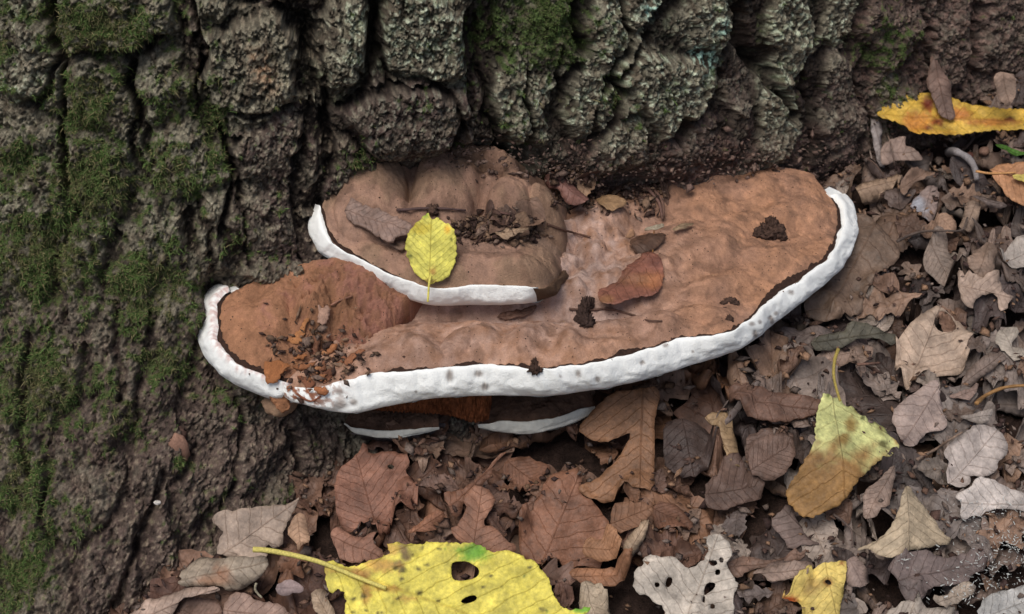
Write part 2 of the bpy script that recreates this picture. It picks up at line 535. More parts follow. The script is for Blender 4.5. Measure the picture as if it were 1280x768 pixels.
    for (pts, wd_, dp) in FURROWS:
        best = np.full(x.shape, 1e9)
        for (x0, y0), (x1, y1) in zip(pts[:-1], pts[1:]):
            vx, vy = x1 - x0, y1 - y0
            t_ = np.clip(((wpx - x0) * vx + (wpy - y0) * vy) / (vx * vx + vy * vy), 0, 1)
            best = np.minimum(best, np.hypot(wpx - x0 - t_ * vx, wpy - y0 - t_ * vy))
        g_ = 1 - sstep(wd_ * .35, wd_ * 1.5, best)
        h = h - dp / 1000 * g_
        f = np.minimum(f, 1 - .95 * g_)
    # pits near the foot in the middle
    for (qx, qy, rr, dp) in [(660, 184, 9, 14), (705, 182, 7, 10), (737, 168, 6, 8), (845, 168, 9, 16), (760, 62, 6, 8), (556, 60, 7, 6), (1008, 190, 9, 12),
                             (925, 45, 14, 14), (950, 75, 13, 14), (716, 20, 8, 12), (405, 200, 10, 10), (770, 190, 6, 8), (640, 205, 8, 8), (690, 140, 4, 5),
                             (38, 590, 6, 8), (160, 640, 8, 9), (75, 25, 9, 10)]:
        rr2 = ((px - qx) / rr) ** 2 + ((py - qy) / (rr * 1.5)) ** 2
        h = h - dp / 1000 * np.exp(-rr2 * 1.2)
    P = P + n0 * h[..., None]
    # finer relief follows the broken surface itself, walls of the furrows included
    qx_ = (P[..., 0] + .9 * P[..., 1]).astype(np.float32); qz_ = (P[..., 2] - .55 * P[..., 1]).astype(np.float32)

    def chips2(sx, sz, sd):
        w1 = .5 * perlin(qx_ * sx * 1.7, qz_ * sx * 1.7, sd)
        u_ = qx_ * sx + w1; v_ = qz_ * sz - w1
        q1, q2, qi = worley(u_, v_, sd)
        return _gx[qi] * (.6 + .8 * (u_ - np.floor(u_) - .5)) + _gy[qi] * .8 * (v_ - np.floor(v_) - .5) - .6 * (1 - sstep(0, .2, q2 - q1))
    h2 = .0013 * chips2(130, 42, 6) + .0006 * chips2(340, 150, 12) + .0012 * fbm(qx_ * 420, qz_ * 210, 3, 51) + .0008 * fbm(qx_ * 900, qz_ * 520, 3, 55)
    h2 = h2 * (1 - .1 * soft)
    P = P + (n0 * .75 + np.array([0, -.35, .1])) * h2[..., None]
    cr2 = np.clip(-h2 / .0016, 0, 1)

    # ---- what covers the bark: lichen, moss, dirt; plus depth shade painted into furrows and cracks
    n_a = fbm(xf * 60, zf * 60, 4, 101); n_b = fbm(xf * 230, zf * 230, 4, 111); n_c = fbm(a * 160, zf * 70, 4, 121)
    grey = lin(128, 121, 103)[None, None]; brown = lin(88, 75, 62); dirt = lin(90, 74, 67); red = lin(104, 77, 69)
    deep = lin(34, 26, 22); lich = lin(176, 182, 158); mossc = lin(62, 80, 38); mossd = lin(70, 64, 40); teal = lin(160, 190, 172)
    C = np.ones(P.shape) * grey

    def mixin(m, c):
        nonlocal C
        C = C * (1 - m[..., None]) + c * m[..., None]
    mixin(sstep(-.1, .5, n_c) * .7, brown)
    wood = np.isin(kinds, ['d', 'r']).astype(float)
    mixin(np.clip(wood * (.75 + .5 * n_a), 0, 1), dirt)
    green = sstep(-.05, .5, n_a * .6 + n_b * .7) * np.isin(kinds, ['g', 'h']) * (.45 + .0 * n_a)
    mixin(green, lin(98, 110, 78))
    n_d = fbm(xf * 480, zf * 420, 3, 131)
    mixin(sstep(.10, .42, .7 * n_b + .25 * n_a + .55 * n_d) * np.where(np.isin(kinds, ['g', 'h', 'M']), .8, .22) * f, lich)
    mixin((1 - sstep(.1, .8, f)) * .85, deep)  # dark inner bark, painted darker to stand in for shade in the furrows
    mixin(cr2 * .55, deep)  # the same painted darkening in the fine cracks
    dmask = np.clip(sstep(250, 420, py + 90 * n_a) * sstep(480, 380, px), 0, 1) * .85
    dmask = np.maximum(dmask, np.clip(sstep(135, 215, py + 50 * n_a) * sstep(600, 760, px), 0, 1) * .8)
    dmask = np.maximum(dmask, sstep(1020, 1100, px) * .6)
    mixin(dmask * (.7 + .3 * np.clip(n_b * 2, -1, 1)), dirt)
    mixin(np.clip(dmask * sstep(260, 400, px) * sstep(620, 330, py) * .7 * sstep(-.2, .4, n_b), 0, 1), red)
    sc = np.exp(-(((px - 326) / 16) ** 2 + ((py - 78 - (px - 326) * .8) / 26) ** 2)) * sstep(-.3, .3, n_b)
    mixin(np.clip(sc, 0, 1) * .9, lin(160, 126, 98))
    for (qx, qy, rr) in [(877, 73, 12), (893, 30, 9), (805, 8, 10), (868, 62, 7)]:
        mixin(np.clip(np.exp(-((px - qx) ** 2 + (py - qy) ** 2) / rr ** 2) * 1.6 * sstep(-.1, .3, n_b), 0, 1), teal)
    speck = sstep(.25, .55, n_b * .6 + n_d * .8) * sstep(500, 380, px)
    mixin(speck * .55, lin(132, 118, 100))
    mixin(sstep(.2, .6, n_a) * sstep(330, 480, py) * .35, lin(112, 96, 82))
    moss = np.zeros(x.shape)
    for (qx, qy, rx, ry, am) in [(130, 25, 90, 45, 1.1), (120, 130, 60, 70, .95), (120, 230, 75, 70, 1.1), (215, 215, 60, 60, .85), (30, 210, 55, 60, .9), (60, 320, 100, 80, 1.05),
                                 (185, 360, 80, 80, 1.0), (200, 450, 45, 40, 1.0), (50, 480, 80, 80, 1.05), (30, 600, 50, 80, .95), (150, 520, 60, 40, .8), (20, 720, 60, 60, 1.0),
                                 (680, 28, 52, 58, 1.35), (625, 40, 26, 70, .8), (600, 30, 26, 50, .8), (1100, 60, 40, 50, .75), (1110, 130, 30, 30, .6), (10, 40, 25, 60, .9), (265, 160, 26, 90, .8),
                                 (225, 110, 40, 50, .7), (300, 300, 40, 60, .5), (250, 640, 40, 40, .5), (60, 660, 70, 60, .7), (640, 130, 40, 60, .45), (440, 200, 40, 30, .5), (760, 120, 50, 60, .3),
                                 (225, 575, 14, 10, .9), (290, 490, 60, 40, .45), (330, 610, 40, 25, .4)]:
        moss = np.maximum(moss, am * np.exp(-(((px - qx) / rx) ** 2 + ((py - qy) / ry) ** 2)))
    moss = sstep(.40, .92, moss * .95 + .36 * n_a + .55 * n_b + .12 * n_d) * (.6 + .4 * f)
    mixin(moss * .9, mossd * .6 + mossc * .4)
    mixin(moss * sstep(-.05, .35, n_b + .4 * n_a) * .8, mossc)
    C = np.clip(1.2 * C * (1 + .25 * n_b[..., None] + .40 * n_d[..., None]), .004, .8)

    # normals of the whole sheet
    ux = np.gradient(P, axis=1); uz = np.gradient(P, axis=0)
    nn = np.cross(ux, uz); nn /= np.linalg.norm(nn, axis=-1, keepdims=True) + 1e-12
    nn = np.where((nn * n0).sum(-1, keepdims=True) < 0, -nn, nn)

    tree = empty("tree", (.05, .9, 0))
    tag(tree, "foot of a broad old tree with furrowed mossy bark behind the bracket fungus", "tree")
    faces = grid_faces(nz, nx)
    idf = idd.ravel(); ff = f.ravel()
    q = faces
    same = (idf[q] == idf[q[:, :1]]).all(1) & (ff[q] > .30).all(1)
    hand_ok = np.array([i for i in range(nhand) if PLATES[i][4] >= 5])
    plate_id = np.where(same & np.isin(idf[q[:, 0]], hand_ok), idf[q[:, 0]], -1)
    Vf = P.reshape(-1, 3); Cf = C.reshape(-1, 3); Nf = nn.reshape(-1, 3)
    pg = plate_id.reshape(nz - 1, nx - 1)
    for pid in np.unique(plate_id):                # one connected piece per plate; stray specks go back to the trunk
        if pid < 0: continue
        rr, cc = np.nonzero(pg == pid)
        r0, c0 = rr.min(), cc.min()
        mk = np.zeros((rr.max() - r0 + 3, cc.max() - c0 + 3), bool); mk[rr - r0 + 1, cc - c0 + 1] = True
        k0 = np.argmin((rr - rr.mean()) ** 2 + (cc - cc.mean()) ** 2)
        cur = np.zeros_like(mk); cur[rr[k0] - r0 + 1, cc[k0] - c0 + 1] = True
        for _ in range(900):
            nx_ = cur.copy()
            nx_[1:] |= cur[:-1]; nx_[:-1] |= cur[1:]; nx_[:, 1:] |= cur[:, :-1]; nx_[:, :-1] |= cur[:, 1:]
            nx_ &= mk
            if (nx_ == cur).all(): break
            cur = nx_
        lost = ~cur[rr - r0 + 1, cc - c0 + 1]
        pg[rr[lost], cc[lost]] = -1
    plate_id = pg.ravel()
    order = np.argsort(plate_id, kind='stable'); ids = plate_id[order]
    bounds = np.flatnonzero(np.diff(ids)) + 1
    trunk = None
    for chunk in np.split(order, bounds):
        pid = plate_id[chunk[0]]
        fq = faces[chunk]
        used, inv = np.unique(fq, return_inverse=True)
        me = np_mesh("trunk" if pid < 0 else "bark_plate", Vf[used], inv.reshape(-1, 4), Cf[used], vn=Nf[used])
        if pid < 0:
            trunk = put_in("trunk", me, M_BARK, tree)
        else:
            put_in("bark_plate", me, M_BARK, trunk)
    # ---- moss strands
    mm = (moss * sstep(-.47, -.2, -np.abs(x)) * 1.0)
    inview = (px > -60) & (px < 1340) & (py > -50) & (py < 800) & (moss > .25)
    idx = np.flatnonzero(inview.ravel())
    pw = moss.ravel()[idx] ** 1.5
    r3 = np.random.default_rng(5)
    K = 90000
    pick = r3.choice(idx, K, p=pw / pw.sum())
    b0 = Vf[pick] + r3.normal(0, .0004, (K, 3))
    nr = Nf[pick]
    L = r3.uniform(.0008, .0029, K) * (.6 + .6 * moss.ravel()[pick])
    top = (py.ravel()[pick] < 110) & (px.ravel()[pick] > 560)
    L = np.where(top, L * .5, L)
    long = r3.random(K) < .07
    L = np.where(long & ~top, L * 1.9, L)
    dirv = nr * .45 + r3.normal(0, .9, (K, 3)) + np.array([0, -.1, -.05])
    dirv /= np.linalg.norm(dirv, axis=1, keepdims=True)
    sag = np.array([0, -.1, -1.0]) * L[:, None] * r3.uniform(.0, .45, K)[:, None]
    side = np.cross(dirv, r3.normal(0, 1, (K, 3))); side /= np.linalg.norm(side, axis=1, keepdims=True)
    wd = r3.uniform(.00012, .00026, K)[:, None]
    mid = b0 + dirv * L[:, None] * .55 + sag * .25
    tip = b0 + dirv * L[:, None] + sag
    V = np.stack([b0 - side * wd, b0 + side * wd, mid + side * wd * .9, mid - side * wd * .9, tip], 1).reshape(-1, 3)
    o = np.arange(K)[:, None] * 5
    F3 = np.concatenate([o + np.array([[0, 1, 2]]), o + np.array([[0, 2, 3]]), o + np.array([[3, 2, 4]])])
    gm = r3.random(K)
    gz_ = np.clip(.5 + 1.4 * (n_a + .5 * n_b).ravel()[pick], 0, 1) * .6 + gm * .4
    gz_ = np.where(top, .35 + .65 * gm, gz_)
    cA = lin(94, 88, 58); cB = lin(86, 110, 56); cC = lin(130, 120, 84)
    cs = cA[None] * (1 - gz_[:, None]) + cB[None] * gz_[:, None]
    dry = r3.random(K) < .28
    cs = np.where((dry & ~top)[:, None], cC[None] * .8, cs) * r3.uniform(.7, 1.35, K)[:, None]
    me = np_mesh("moss", V, F3, np.repeat(cs, 5, 0), smooth=False)
    tag(put("moss", me, M_MOSS), "fine green and olive moss growing over the bark of the tree", "moss", kind="stuff")


build_trunk()

# ------------------------------------------------------------------ ground
def build_ground():
    X = axis_points(-.5, .65, .004, -40, 40, 30); Y = axis_points(-.5, .45, .004, -40, 40, 30)
    x, y = np.meshgrid(X, Y)
    z = ground_z(x, y) - .006 + .004 * fbm(x * 30, y * 30, 4, 141) + .002 * fbm(x * 160, y * 160, 3, 151)
    c = lin(58, 44, 38)[None, None] * (1 + .5 * fbm(x * 90, y * 90, 3, 161))[..., None]
    me = np_mesh("ground", np.stack([x, y, z], -1).reshape(-1, 3), grid_faces(len(Y), len(X)), np.clip(c, .004, 1).reshape(-1, 3))
    tag(put("ground", me, M_SOIL), kind="structure")


build_ground()

# ------------------------------------------------------------------ the bracket fungus
def catmull(ctrl, n):
    """ctrl (k, d): resampled along the chord length of its first three columns."""
    c = np.asarray(ctrl, float)
    s = np.concatenate([[0], np.cumsum(np.linalg.norm(np.diff(c[:, :3], axis=0), axis=1) ** .75)])
    t = np.linspace(0, s[-1], n)
    m = np.zeros_like(c)
    m[1:-1] = (c[2:] - c[:-2]) / (s[2:] - s[:-2])[:, None]
    m[0] = (c[1] - c[0]) / (s[1] - s[0]); m[-1] = (c[-1] - c[-2]) / (s[-1] - s[-2])
    i = np.clip(np.searchsorted(s, t, 'right') - 1, 0, len(s) - 2)
    hh = (s[i + 1] - s[i])[:, None]; u = ((t - s[i]) / (s[i + 1] - s[i]))[:, None]
    return ((2 * u**3 - 3 * u**2 + 1) * c[i] + (u**3 - 2 * u**2 + u) * hh * m[i]
            + (-2 * u**3 + 3 * u**2) * c[i + 1] + (u**3 - u**2) * hh * m[i + 1])


def rows_to_ctrl(rows):
    out = []
    for r in rows:
        U = on_z(r[0], r[1], r[2]); L = on_z(r[3], r[4], r[5]); B = on_z(r[6], r[7], r[8])
        out.append(np.concatenate([U, L, B]))
    return np.array(out)


def bumps(P0, lst):
    """Rounded lumps given where they show: (px, py, half width px, half depth px, height mm, kind, turn)."""
    x, y = P0[..., 0], P0[..., 1]
    tot = np.zeros(x.shape)
    sub = P0[::3, ::2].reshape(-1, 3)
    for b in lst:
        qx, qy, rx, ry, hgt, kind = b[:6]
        ang = math.radians(b[6]) if len(b) > 6 else 0
        lift = .8
        if kind == 'd':
            hp = min(hgt / 1000 * CP / (HALF / 640), 1.5 * ry)
            rp = (4 * ry * ry - hp * hp) / (4 * ry)
            qy = qy + ry - rp; ry = rp; lift = 0
        sx, sy = to_px(sub + np.array([0, 0, hgt / 1000 * lift]))
        c = sub[np.argmin((sx - qx) ** 2 + (sy - qy) ** 2)]; t = np.linalg.norm(c - CAM)
        dx = (x - c[0]) / (HALF / 640 * t); dy = (y - c[1]) / (HALF / 640 * t) * SP
        a = dx * math.cos(ang) - dy * math.sin(ang); e = dx * math.sin(ang) + dy * math.cos(ang)
        d2 = (a / rx) ** 2 + (e / ry) ** 2
        if kind == 'd':
            v = hgt / 1000 * np.clip(1 - d2, 0, 1) ** .5
            tot = np.where(v > 0, np.maximum(tot, v) + .0 * v, tot)
        elif kind == 'a':                       # added dome
            tot = tot + hgt / 1000 * np.clip(1 - d2, 0, 1) ** .7
        else:
            tot = tot + hgt / 1000 * np.exp(-d2)
    return tot


FUNGUS_TRIS = []           # for resting things on it


def cap_top(ctrl, n, m, lst, z0, shade, rough, edge_round=.004, skirt=.03, pw=1.0):
    T = catmull(ctrl, n)
    U, B = T[:, 0:3], T[:, 6:9]
    s = (np.linspace(0, 1, m) ** .8)[None, :, None]
    P = B[:, None] * (1 - s) + U[:, None] * s
    sv = np.broadcast_to(s[..., 0], P.shape[:2])
    x, y = P[..., 0], P[..., 1]
    dist = np.linalg.norm(P - U[:, None], axis=-1)
    dz = bumps(P, lst)
    nz_ = .0018 * fbm(x * 34, y * 34, 3, 201) + .0005 * fbm(x * 300, y * 300, 3, 211) + rough(x, y)
    k = sstep(0, .010, dist)
    nz_ = nz_ * (.25 + .75 * sstep(0, .02, np.linalg.norm(P - B[:, None], axis=-1)))
    z = P[..., 2] + (dz + nz_) * k - edge_round * np.exp(-(dist / .004) ** 2) * .4
    P = np.stack([x, y, z], -1)
    col = shade(P, dz, dist)
    if skirt:                                    # the two ends turn down
        d = np.array([0, 0, -skirt])
        P = np.concatenate([P[:1] + d, P, P[-1:] + d], 0)
        col = np.concatenate([col[:1], col, col[-1:]], 0)
    F = grid_faces(P.shape[0], P.shape[1])
    return P.reshape(-1, 3), F, col.reshape(-1, 3), T


def cap_rim(T, i0, i1, q=20, bulge=.006, seed=0, stain=None, under=True, und_depth=.045, lump=1.0):
    """The pale growing margin along the rows i0..i1 of T, and the pore side behind it."""
    U, L, B = T[i0:i1, 0:3].copy(), T[i0:i1, 3:6].copy(), T[i0:i1, 6:9]
    n = len(U)
    s = np.concatenate([[0], np.cumsum(np.linalg.norm(np.diff(U, axis=0), axis=1))])
    out = U - B; out[:, 2] = 0; out /= np.linalg.norm(out, axis=1, keepdims=True)
    tan = np.gradient(U, axis=0); tan[:, 2] = 0; tan /= np.linalg.norm(tan, axis=1, keepdims=True) + 1e-9
    o2 = np.stack([tan[:, 1], -tan[:, 0], 0 * tan[:, 0]], 1)
    o2 *= np.sign((o2 * out).sum(1, keepdims=True)); out = o2
    taper = np.minimum(sstep(-.002, .010, s), sstep(-.002, .010, s[-1] - s))
    inw = .0026 * fbm(s * 48, s * 0 + seed, 3, 221, .5) + .0006 * fbm(s * 190, s * 0 + seed, 2, 225)
    U = U + out * inw[:, None] * lump
    th = np.linspace(0, 1, q)
    P = np.zeros((n, q, 3)); C = np.zeros((n, q, 3))
    for j, t in enumerate(th):
        base = U * (1 - t) + L * t
        bul = bulge * math.sin(math.pi * min(1, t * 1.0)) ** .65
        lumps = (.0022 * fbm(s * 48, s * 0 + t * 1.1 + seed, 2, 231) + .0006 * fbm(s * 190, s * 0 + t * 4.6 + seed, 3, 233)) * math.sin(math.pi * t) ** .5 * lump
        up = .0022 * math.exp(-((t - .12) / .14) ** 2) - (.0016 if j == 0 else 0)
        P[:, j] = base + out * ((bul + lumps) * taper)[:, None] + np.array([0, 0, 1]) * (up * taper)[:, None]
        C[:, j] = lin(252, 251, 245)
    if stain is not None:
        C = stain(P, C, th)
    parts = {}
    parts['rim'] = (P.reshape(-1, 3), grid_faces(n, q), C.reshape(-1, 3))
    m = 12
    Q = np.zeros((n, m, 3))
    Bl = B.copy(); Bl[:, 2] = L[:, 2] - .004
    for j, t in enumerate(np.linspace(0, 1, m)):
        Q[:, j] = L * (1 - t) + Bl * t
        Q[:, j, 2] += -.003 * math.sin(math.pi * t) + .0012 * fbm(Q[:, j, 0] * 80, Q[:, j, 1] * 80, 2, 241)
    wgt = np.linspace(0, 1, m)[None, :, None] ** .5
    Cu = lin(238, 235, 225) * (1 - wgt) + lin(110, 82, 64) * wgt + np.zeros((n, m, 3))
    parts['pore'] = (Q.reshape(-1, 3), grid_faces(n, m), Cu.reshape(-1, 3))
    return parts, (U, out, s)


def band_strip(top, i0, i1, m_rows, width, seed, lift=.0007):
    """Dark ragged strip on the cap just inside the pale margin; top: (n, m, 3) grid of the cap."""
    G = top[i0:i1]
    n = len(G)
    U = G[:, -1]
    dist = np.linalg.norm(G - U[:, None], axis=-1)[:, ::-1]
    Gr = G[:, ::-1]
    s = np.arange(n) / n
    wv = width(s)
    rows = []
    for t in np.linspace(0, 1, 5):
        tgt = wv * t
        P = np.zeros((n, 3))
        for i in range(n):
            for k in range(3):
                P[i, k] = np.interp(tgt[i], dist[i], Gr[i, :, k])
        P[:, 2] += lift * (1 - .6 * t) + .0003 * fbm(s * 200, s * 0 + t * 4 + seed, 2, 251)
        rows.append(P)
    Q = np.stack(rows, 1)
    C = np.ones(Q.shape) * lin(60, 42, 34)
    return Q.reshape(-1, 3), grid_faces(n, 5), C.reshape(-1, 3)


fungus = empty("bracket_fungus", (0.05, .08, 0))
tag(fungus, "large brown bracket fungus with white rims growing from the tree foot", "fungus")


def keep(V, F):
    FUNGUS_TRIS.append((V, F))


MAIN = [
    (352, 482, -.013, 350, 500, -.026, 455, 405, .004), (392, 486, -.011, 398, 515, -.028, 478, 392, .006), (432, 475, -.006, 440, 522, -.029, 505, 375, .008),
    (470, 466, -.002, 482, 514, -.027, 530, 358, .010), (540, 461, 0, 545, 503, -.024, 580, 330, .012), (620, 455, 0, 620, 500, -.024, 640, 300, .015),
    (668, 461, 0, 682, 500, -.025, 680, 280, .018), (760, 449, 0, 775, 487, -.023, 728, 250, .020), (850, 424, 0, 860, 463, -.022, 785, 228, .018),
    (915, 413, .001, 925, 440, -.021, 832, 213, .014), (962, 374, 0, 976, 402, -.020, 880, 207, .011), (1002, 346, .001, 1020, 368, -.018, 920, 212, .010),
    (1034, 322, .002, 1052, 337, -.016, 950, 218, .010), (1049, 292, .002, 1068, 302, -.013, 976, 222, .012), (1050, 264, .003, 1068, 272, -.010, 1000, 226, .010),
    (1040, 247, .004, 1053, 248, -.006, 1014, 229, .009), (1025, 238, .006, 1032, 237, -.001, 1021, 232, .008)]
cm = rows_to_ctrl(MAIN)
cm[:, 7] += .012
cm[:, 3:6] += np.array([0, 0, .0032])
NM, MM = 620, 210
main_bumps = [
    (905, 250, 110, 42, 7, 'g'), (865, 303, 74, 26, 6.0, 'a', -12), (805, 335, 42, 20, 5, 'a'), (700, 330, 50, 26, -6, 'g'), (730, 395, 90, 13, -13, 'g'), (570, 400, 120, 13, -14, 'g'),
    (700, 310, 24, 15, 8, 'a'), (737, 300, 20, 13, 7, 'a'), (690, 345, 22, 11, 6, 'a'), (748, 262, 40, 24, 10, 'a'), (760, 340, 20, 10, 4, 'a'), (690, 282, 34, 18, 9, 'a'), (722, 350, 14, 8, 4, 'a'), (775, 300, 18, 11, 4, 'a'),
    (470, 440, 40, 10, 5, 'g'), (520, 428, 32, 12, 8, 'g', 20), (572, 424, 20, 13, 6, 'a', -20), (606, 412, 26, 14, 10, 'g', 25), (652, 416, 22, 12, 9, 'g', -25), (712, 420, 16, 15, 10, 'g', 10), (775, 427, 40, 12, 7, 'g'),
    (838, 405, 22, 14, 11, 'g', 30), (820, 395, 40, 10, 4, 'g'), (885, 386, 40, 9, 4, 'a'), (960, 320, 60, 24, 4, 'a'), (1000, 262, 40, 18, 5, 'a'), (930, 232, 70, 20, 3, 'a'), (985, 300, 50, 10, -3, 'g', -35), (880, 330, 60, 5, -3, 'g', -18), (940, 270, 60, 5, -2.5, 'g', -12), (850, 240, 50, 16, 2, 'a'), (900, 350, 50, 14, 4, 'a', -15),
    (935, 400, 18, 8, -4, 'g')]


def main_rough(x, y):
    # fan-wise wrinkles on the side that spreads out
    r = .0003 * ridged(x * 70 + y * 40, y * 110, 3, 261) * sstep(.02, .08, x)
    r = r + .0011 * np.sin((np.hypot((x + .02) * .9, (y - .16)) + .004 * fbm(x * 25, y * 25, 2, 265)) * 230) * sstep(.03, .1, x)
    r = r + .0022 * fbm(x * 130, y * 130, 3, 271) * np.exp(-(((x - .03) / .06) ** 2 + ((y - .04) / .06) ** 2))
    return r


def cap_cols(base, warm, dust, dust_fn, k=1.0):
    def fn(P, dz, dist):
        x, y = P[..., 0], P[..., 1]
        n1 = fbm(x * 28, y * 28, 4, 281); n2 = fbm(x * 120, y * 120, 4, 291)
        m = np.clip(.5 + .9 * n1 + .35 * n2, 0, 1)[..., None]
        c = base * (1 - m) + warm * m
        d = np.clip(dust_fn(x, y, P, n1, n2), 0, 1)[..., None]
        c = c * (1 - d) + dust * d
        zone = np.sin(dist * 230 + 2.2 * n1) * .5 + np.sin(dist * 610 + 3 * n1 + 1) * .3      # growth zones that follow the margin
        c = c * (1 + .14 * zone[..., None])
        low = np.clip(-dz * 90, 0, 1)[..., None] * .35                                        # pale spore dust caught in the hollows
        c = c * (1 - low) + lin(176, 152, 142) * low
        grime = np.clip(sstep(.25, .6, fbm(x * 75 + 7, y * 75, 4, 299)), 0, 1)[..., None] * .45
        c = c * (1 - grime) + lin(104, 78, 64) * grime
        return np.clip(c * (1 + .18 * n2[..., None]) * k, .01, 1)
    return fn


BROWN, WARM, DUST = lin(158, 119, 96), lin(176, 130, 100), lin(170, 143, 130)
main_shade = cap_cols(BROWN, WARM, DUST, lambda x, y, P, n1, n2: (np.exp(-(((x - .035) / .055) ** 2 + ((y - .03) / .07) ** 2)) * 1.0 + sstep(.06, -.05, x) * .4) * (.75 + .8 * n2))
V, F, C, T = cap_top(cm, NM, MM, main_bumps, .005, main_shade, main_rough, skirt=.02)
keep(V, F)
cap_main = put_in("cap", np_mesh("cap", V, F, C), M_CAP, fungus)
cap_main["label"] = "widest brown cap spreading to the right with a thick white front rim"


def main_stain(P, C, th):
    px, py = to_px(P)
    n = fbm(P[..., 0] * 260, P[..., 2] * 260 + P[..., 1] * 100, 4, 301)
    m = np.clip(sstep(.02, .25, n + .15) * sstep(452, 385, px) * sstep(.9, .4, th)[None], 0, 1)[..., None]
    C = C * (1 - m) + lin(150, 96, 70) * m
    for (qx, qy, rx, ry) in [(606, 484, 5, 5), (562, 470, 5, 8), (598, 468, 6, 4), (723, 468, 3.5, 5), (747, 475, 3.5, 4), (803, 454, 4, 3), (963, 398, 4, 3), (950, 403, 2.5, 3), (944, 418, 4, 5), (989, 366, 4, 3),
                             (832, 432, 4, 3), (424, 506, 10, 6), (442, 503, 5, 4), (425, 490, 6, 4), (940, 405, 4, 3), (965, 402, 3, 4), (970, 392, 3, 3), (866, 440, 2, 2), (700, 470, 2, 2), (520, 490, 2, 2)]:
        g = np.exp(-(((px - qx) / rx) ** 2 + ((py - qy) / ry) ** 2) ** 2)
        C = C * (1 - .7 * g[..., None]) + lin(112, 88, 74) * .7 * g[..., None]
    return C


parts, rimU = cap_rim(T, 0, NM - 3, 26, .0046, 1, main_stain, lump=.75)
rv = parts['rim']
rpx, rpy = to_px(rv[0])
pit = np.zeros(len(rv[0]))
for (qx, qy, rx, ry) in [(606, 484, 5, 5), (562, 470, 4, 8), (598, 468, 6, 4), (723, 468, 3.5, 5), (747, 475, 3.5, 4), (803, 454, 4, 3), (963, 398, 4, 3), (944, 418, 4, 5), (989, 366, 4, 3)]:
    pit += np.exp(-(((rpx - qx) / rx) ** 2 + ((rpy - qy) / ry) ** 2))
rv[0][:, 1] += .0014 * pit * (.5 + .5 * np.sin(rpx * 1.3))
keep(rv[0], rv[1])
put_in("rim", np_mesh("rim", rv[0], rv[1], rv[2]), M_RIM, cap_main)
pv = parts['pore']
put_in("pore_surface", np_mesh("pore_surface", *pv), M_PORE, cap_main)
Tg = V.reshape(-1, MM, 3)[1:-1]


def main_bandw(s):
    wv = .0022 + .0022 * fbm(s * 26, s * 0, 3, 311) + .0012 * fbm(s * 110, s * 0 + 3, 2, 313)
    return np.clip(wv + .004 * np.exp(-((s - .70) / .035) ** 2) + .0016 * sstep(.6, .75, s) + .002 * np.exp(-((s - .45) / .02) ** 2), .0003, .012) * sstep(.13, .17, s)


put_in("dark_band", np_mesh("dark_band", *band_strip(Tg, 0, NM, MM, main_bandw, 1)), M_BAND, cap_main)

# --- the left lobe, with the broken flesh beside it
LOBE = [
    (303, 363, .012, 292, 356, .008, 332, 356, .021), (286, 366, .011, 268, 359, .003, 350, 350, .022), (273, 378, .009, 254, 380, -.003, 368, 346, .023),
    (270, 402, .004, 249, 408, -.010, 395, 340, .025), (275, 427, 0, 255, 440, -.015, 425, 340, .027), (290, 448, -.003, 275, 465, -.020, 455, 345, .027),
    (315, 462, -.006, 302, 484, -.025, 480, 355, .024), (337, 470, -.009, 333, 496, -.028, 500, 362, .02), (365, 478, -.012, 360, 503, -.028, 515, 372, .016),
    (400, 478, -.010, 395, 505, -.026, 522, 380, .013), (440, 465, -.008, 440, 505, -.026, 530, 388, .004), (475, 450, -.016, 475, 490, -.030, 550, 392, -.010)]
cl = rows_to_ctrl(LOBE)
cl[:, 7] += .012
NL, ML = 300, 150
lobe_bumps = [(315, 410, 56, 46, 3.5, 'a'), (388, 380, 28, 20, 6, 'a', 20), (318, 392, 50, 8, 1.5, 'a'), (325, 425, 44, 7, 1.5, 'a'), (335, 395, 30, 20, 2, 'a'), (440, 360, 70, 22, 5, 'g'), (445, 385, 20, 9, -4, 'g'), (410, 420, 40, 20, -5, 'g'), (480, 380, 40, 12, 3, 'g'), (370, 440, 30, 20, -4, 'g'),
              (362, 405, 8, 30, -3, 'g'), (430, 445, 30, 10, -2, 'g')]


def lobe_rough(x, y):
    m = sstep(-.145, -.105, x)
    F1, F2, _ = worley(x * 140 + .5 * perlin(x * 90, y * 90, 3), y * 140, 4)
    return m * (.0035 * fbm(x * 90, y * 90, 4, 321) + .0022 * fbm(x * 330, y * 330, 3, 331) - .0048 * sstep(.38, .12, F1) * sstep(-.1, .3, fbm(x * 60, y * 60, 2, 345))) + .0008 * fbm(x * 150, y * 150, 3, 341)


def lobe_shade(P, dz, dist):
    x, y = P[..., 0], P[..., 1]
    n1 = fbm(x * 30, y * 30, 4, 351); n2 = fbm(x * 140, y * 140, 4, 361)
    c = lin(158, 113, 84) * (1 + .30 * n1[..., None])
    m = np.clip(sstep(-.145, -.085, x + .05 * n1 + .015 * n2) * (.8 + .6 * n2), 0, 1)[..., None]
    c = c * (1 - m) + lin(138, 96, 80) * m
    return np.clip(c * (1 + .25 * n2[..., None]), .01, 1)


V, F, C, T = cap_top(cl, NL, ML, lobe_bumps, .003, lobe_shade, lobe_rough, skirt=.02)
keep(V, F)
lobe = put_in("cap", np_mesh("cap", V, F, C), M_CAP, fungus)
lobe["label"] = "small orange-brown cap with a curved white rim beside broken crust"


def lobe_stain(P, C, th):
    n = fbm(P[..., 0] * 300, P[..., 1] * 300, 3, 371)
    m = np.clip(sstep(.28, .0, th)[None] * (.35 + n) * 1.2, 0, .8)[..., None]
    return C * (1 - m) + lin(200, 160, 150) * m


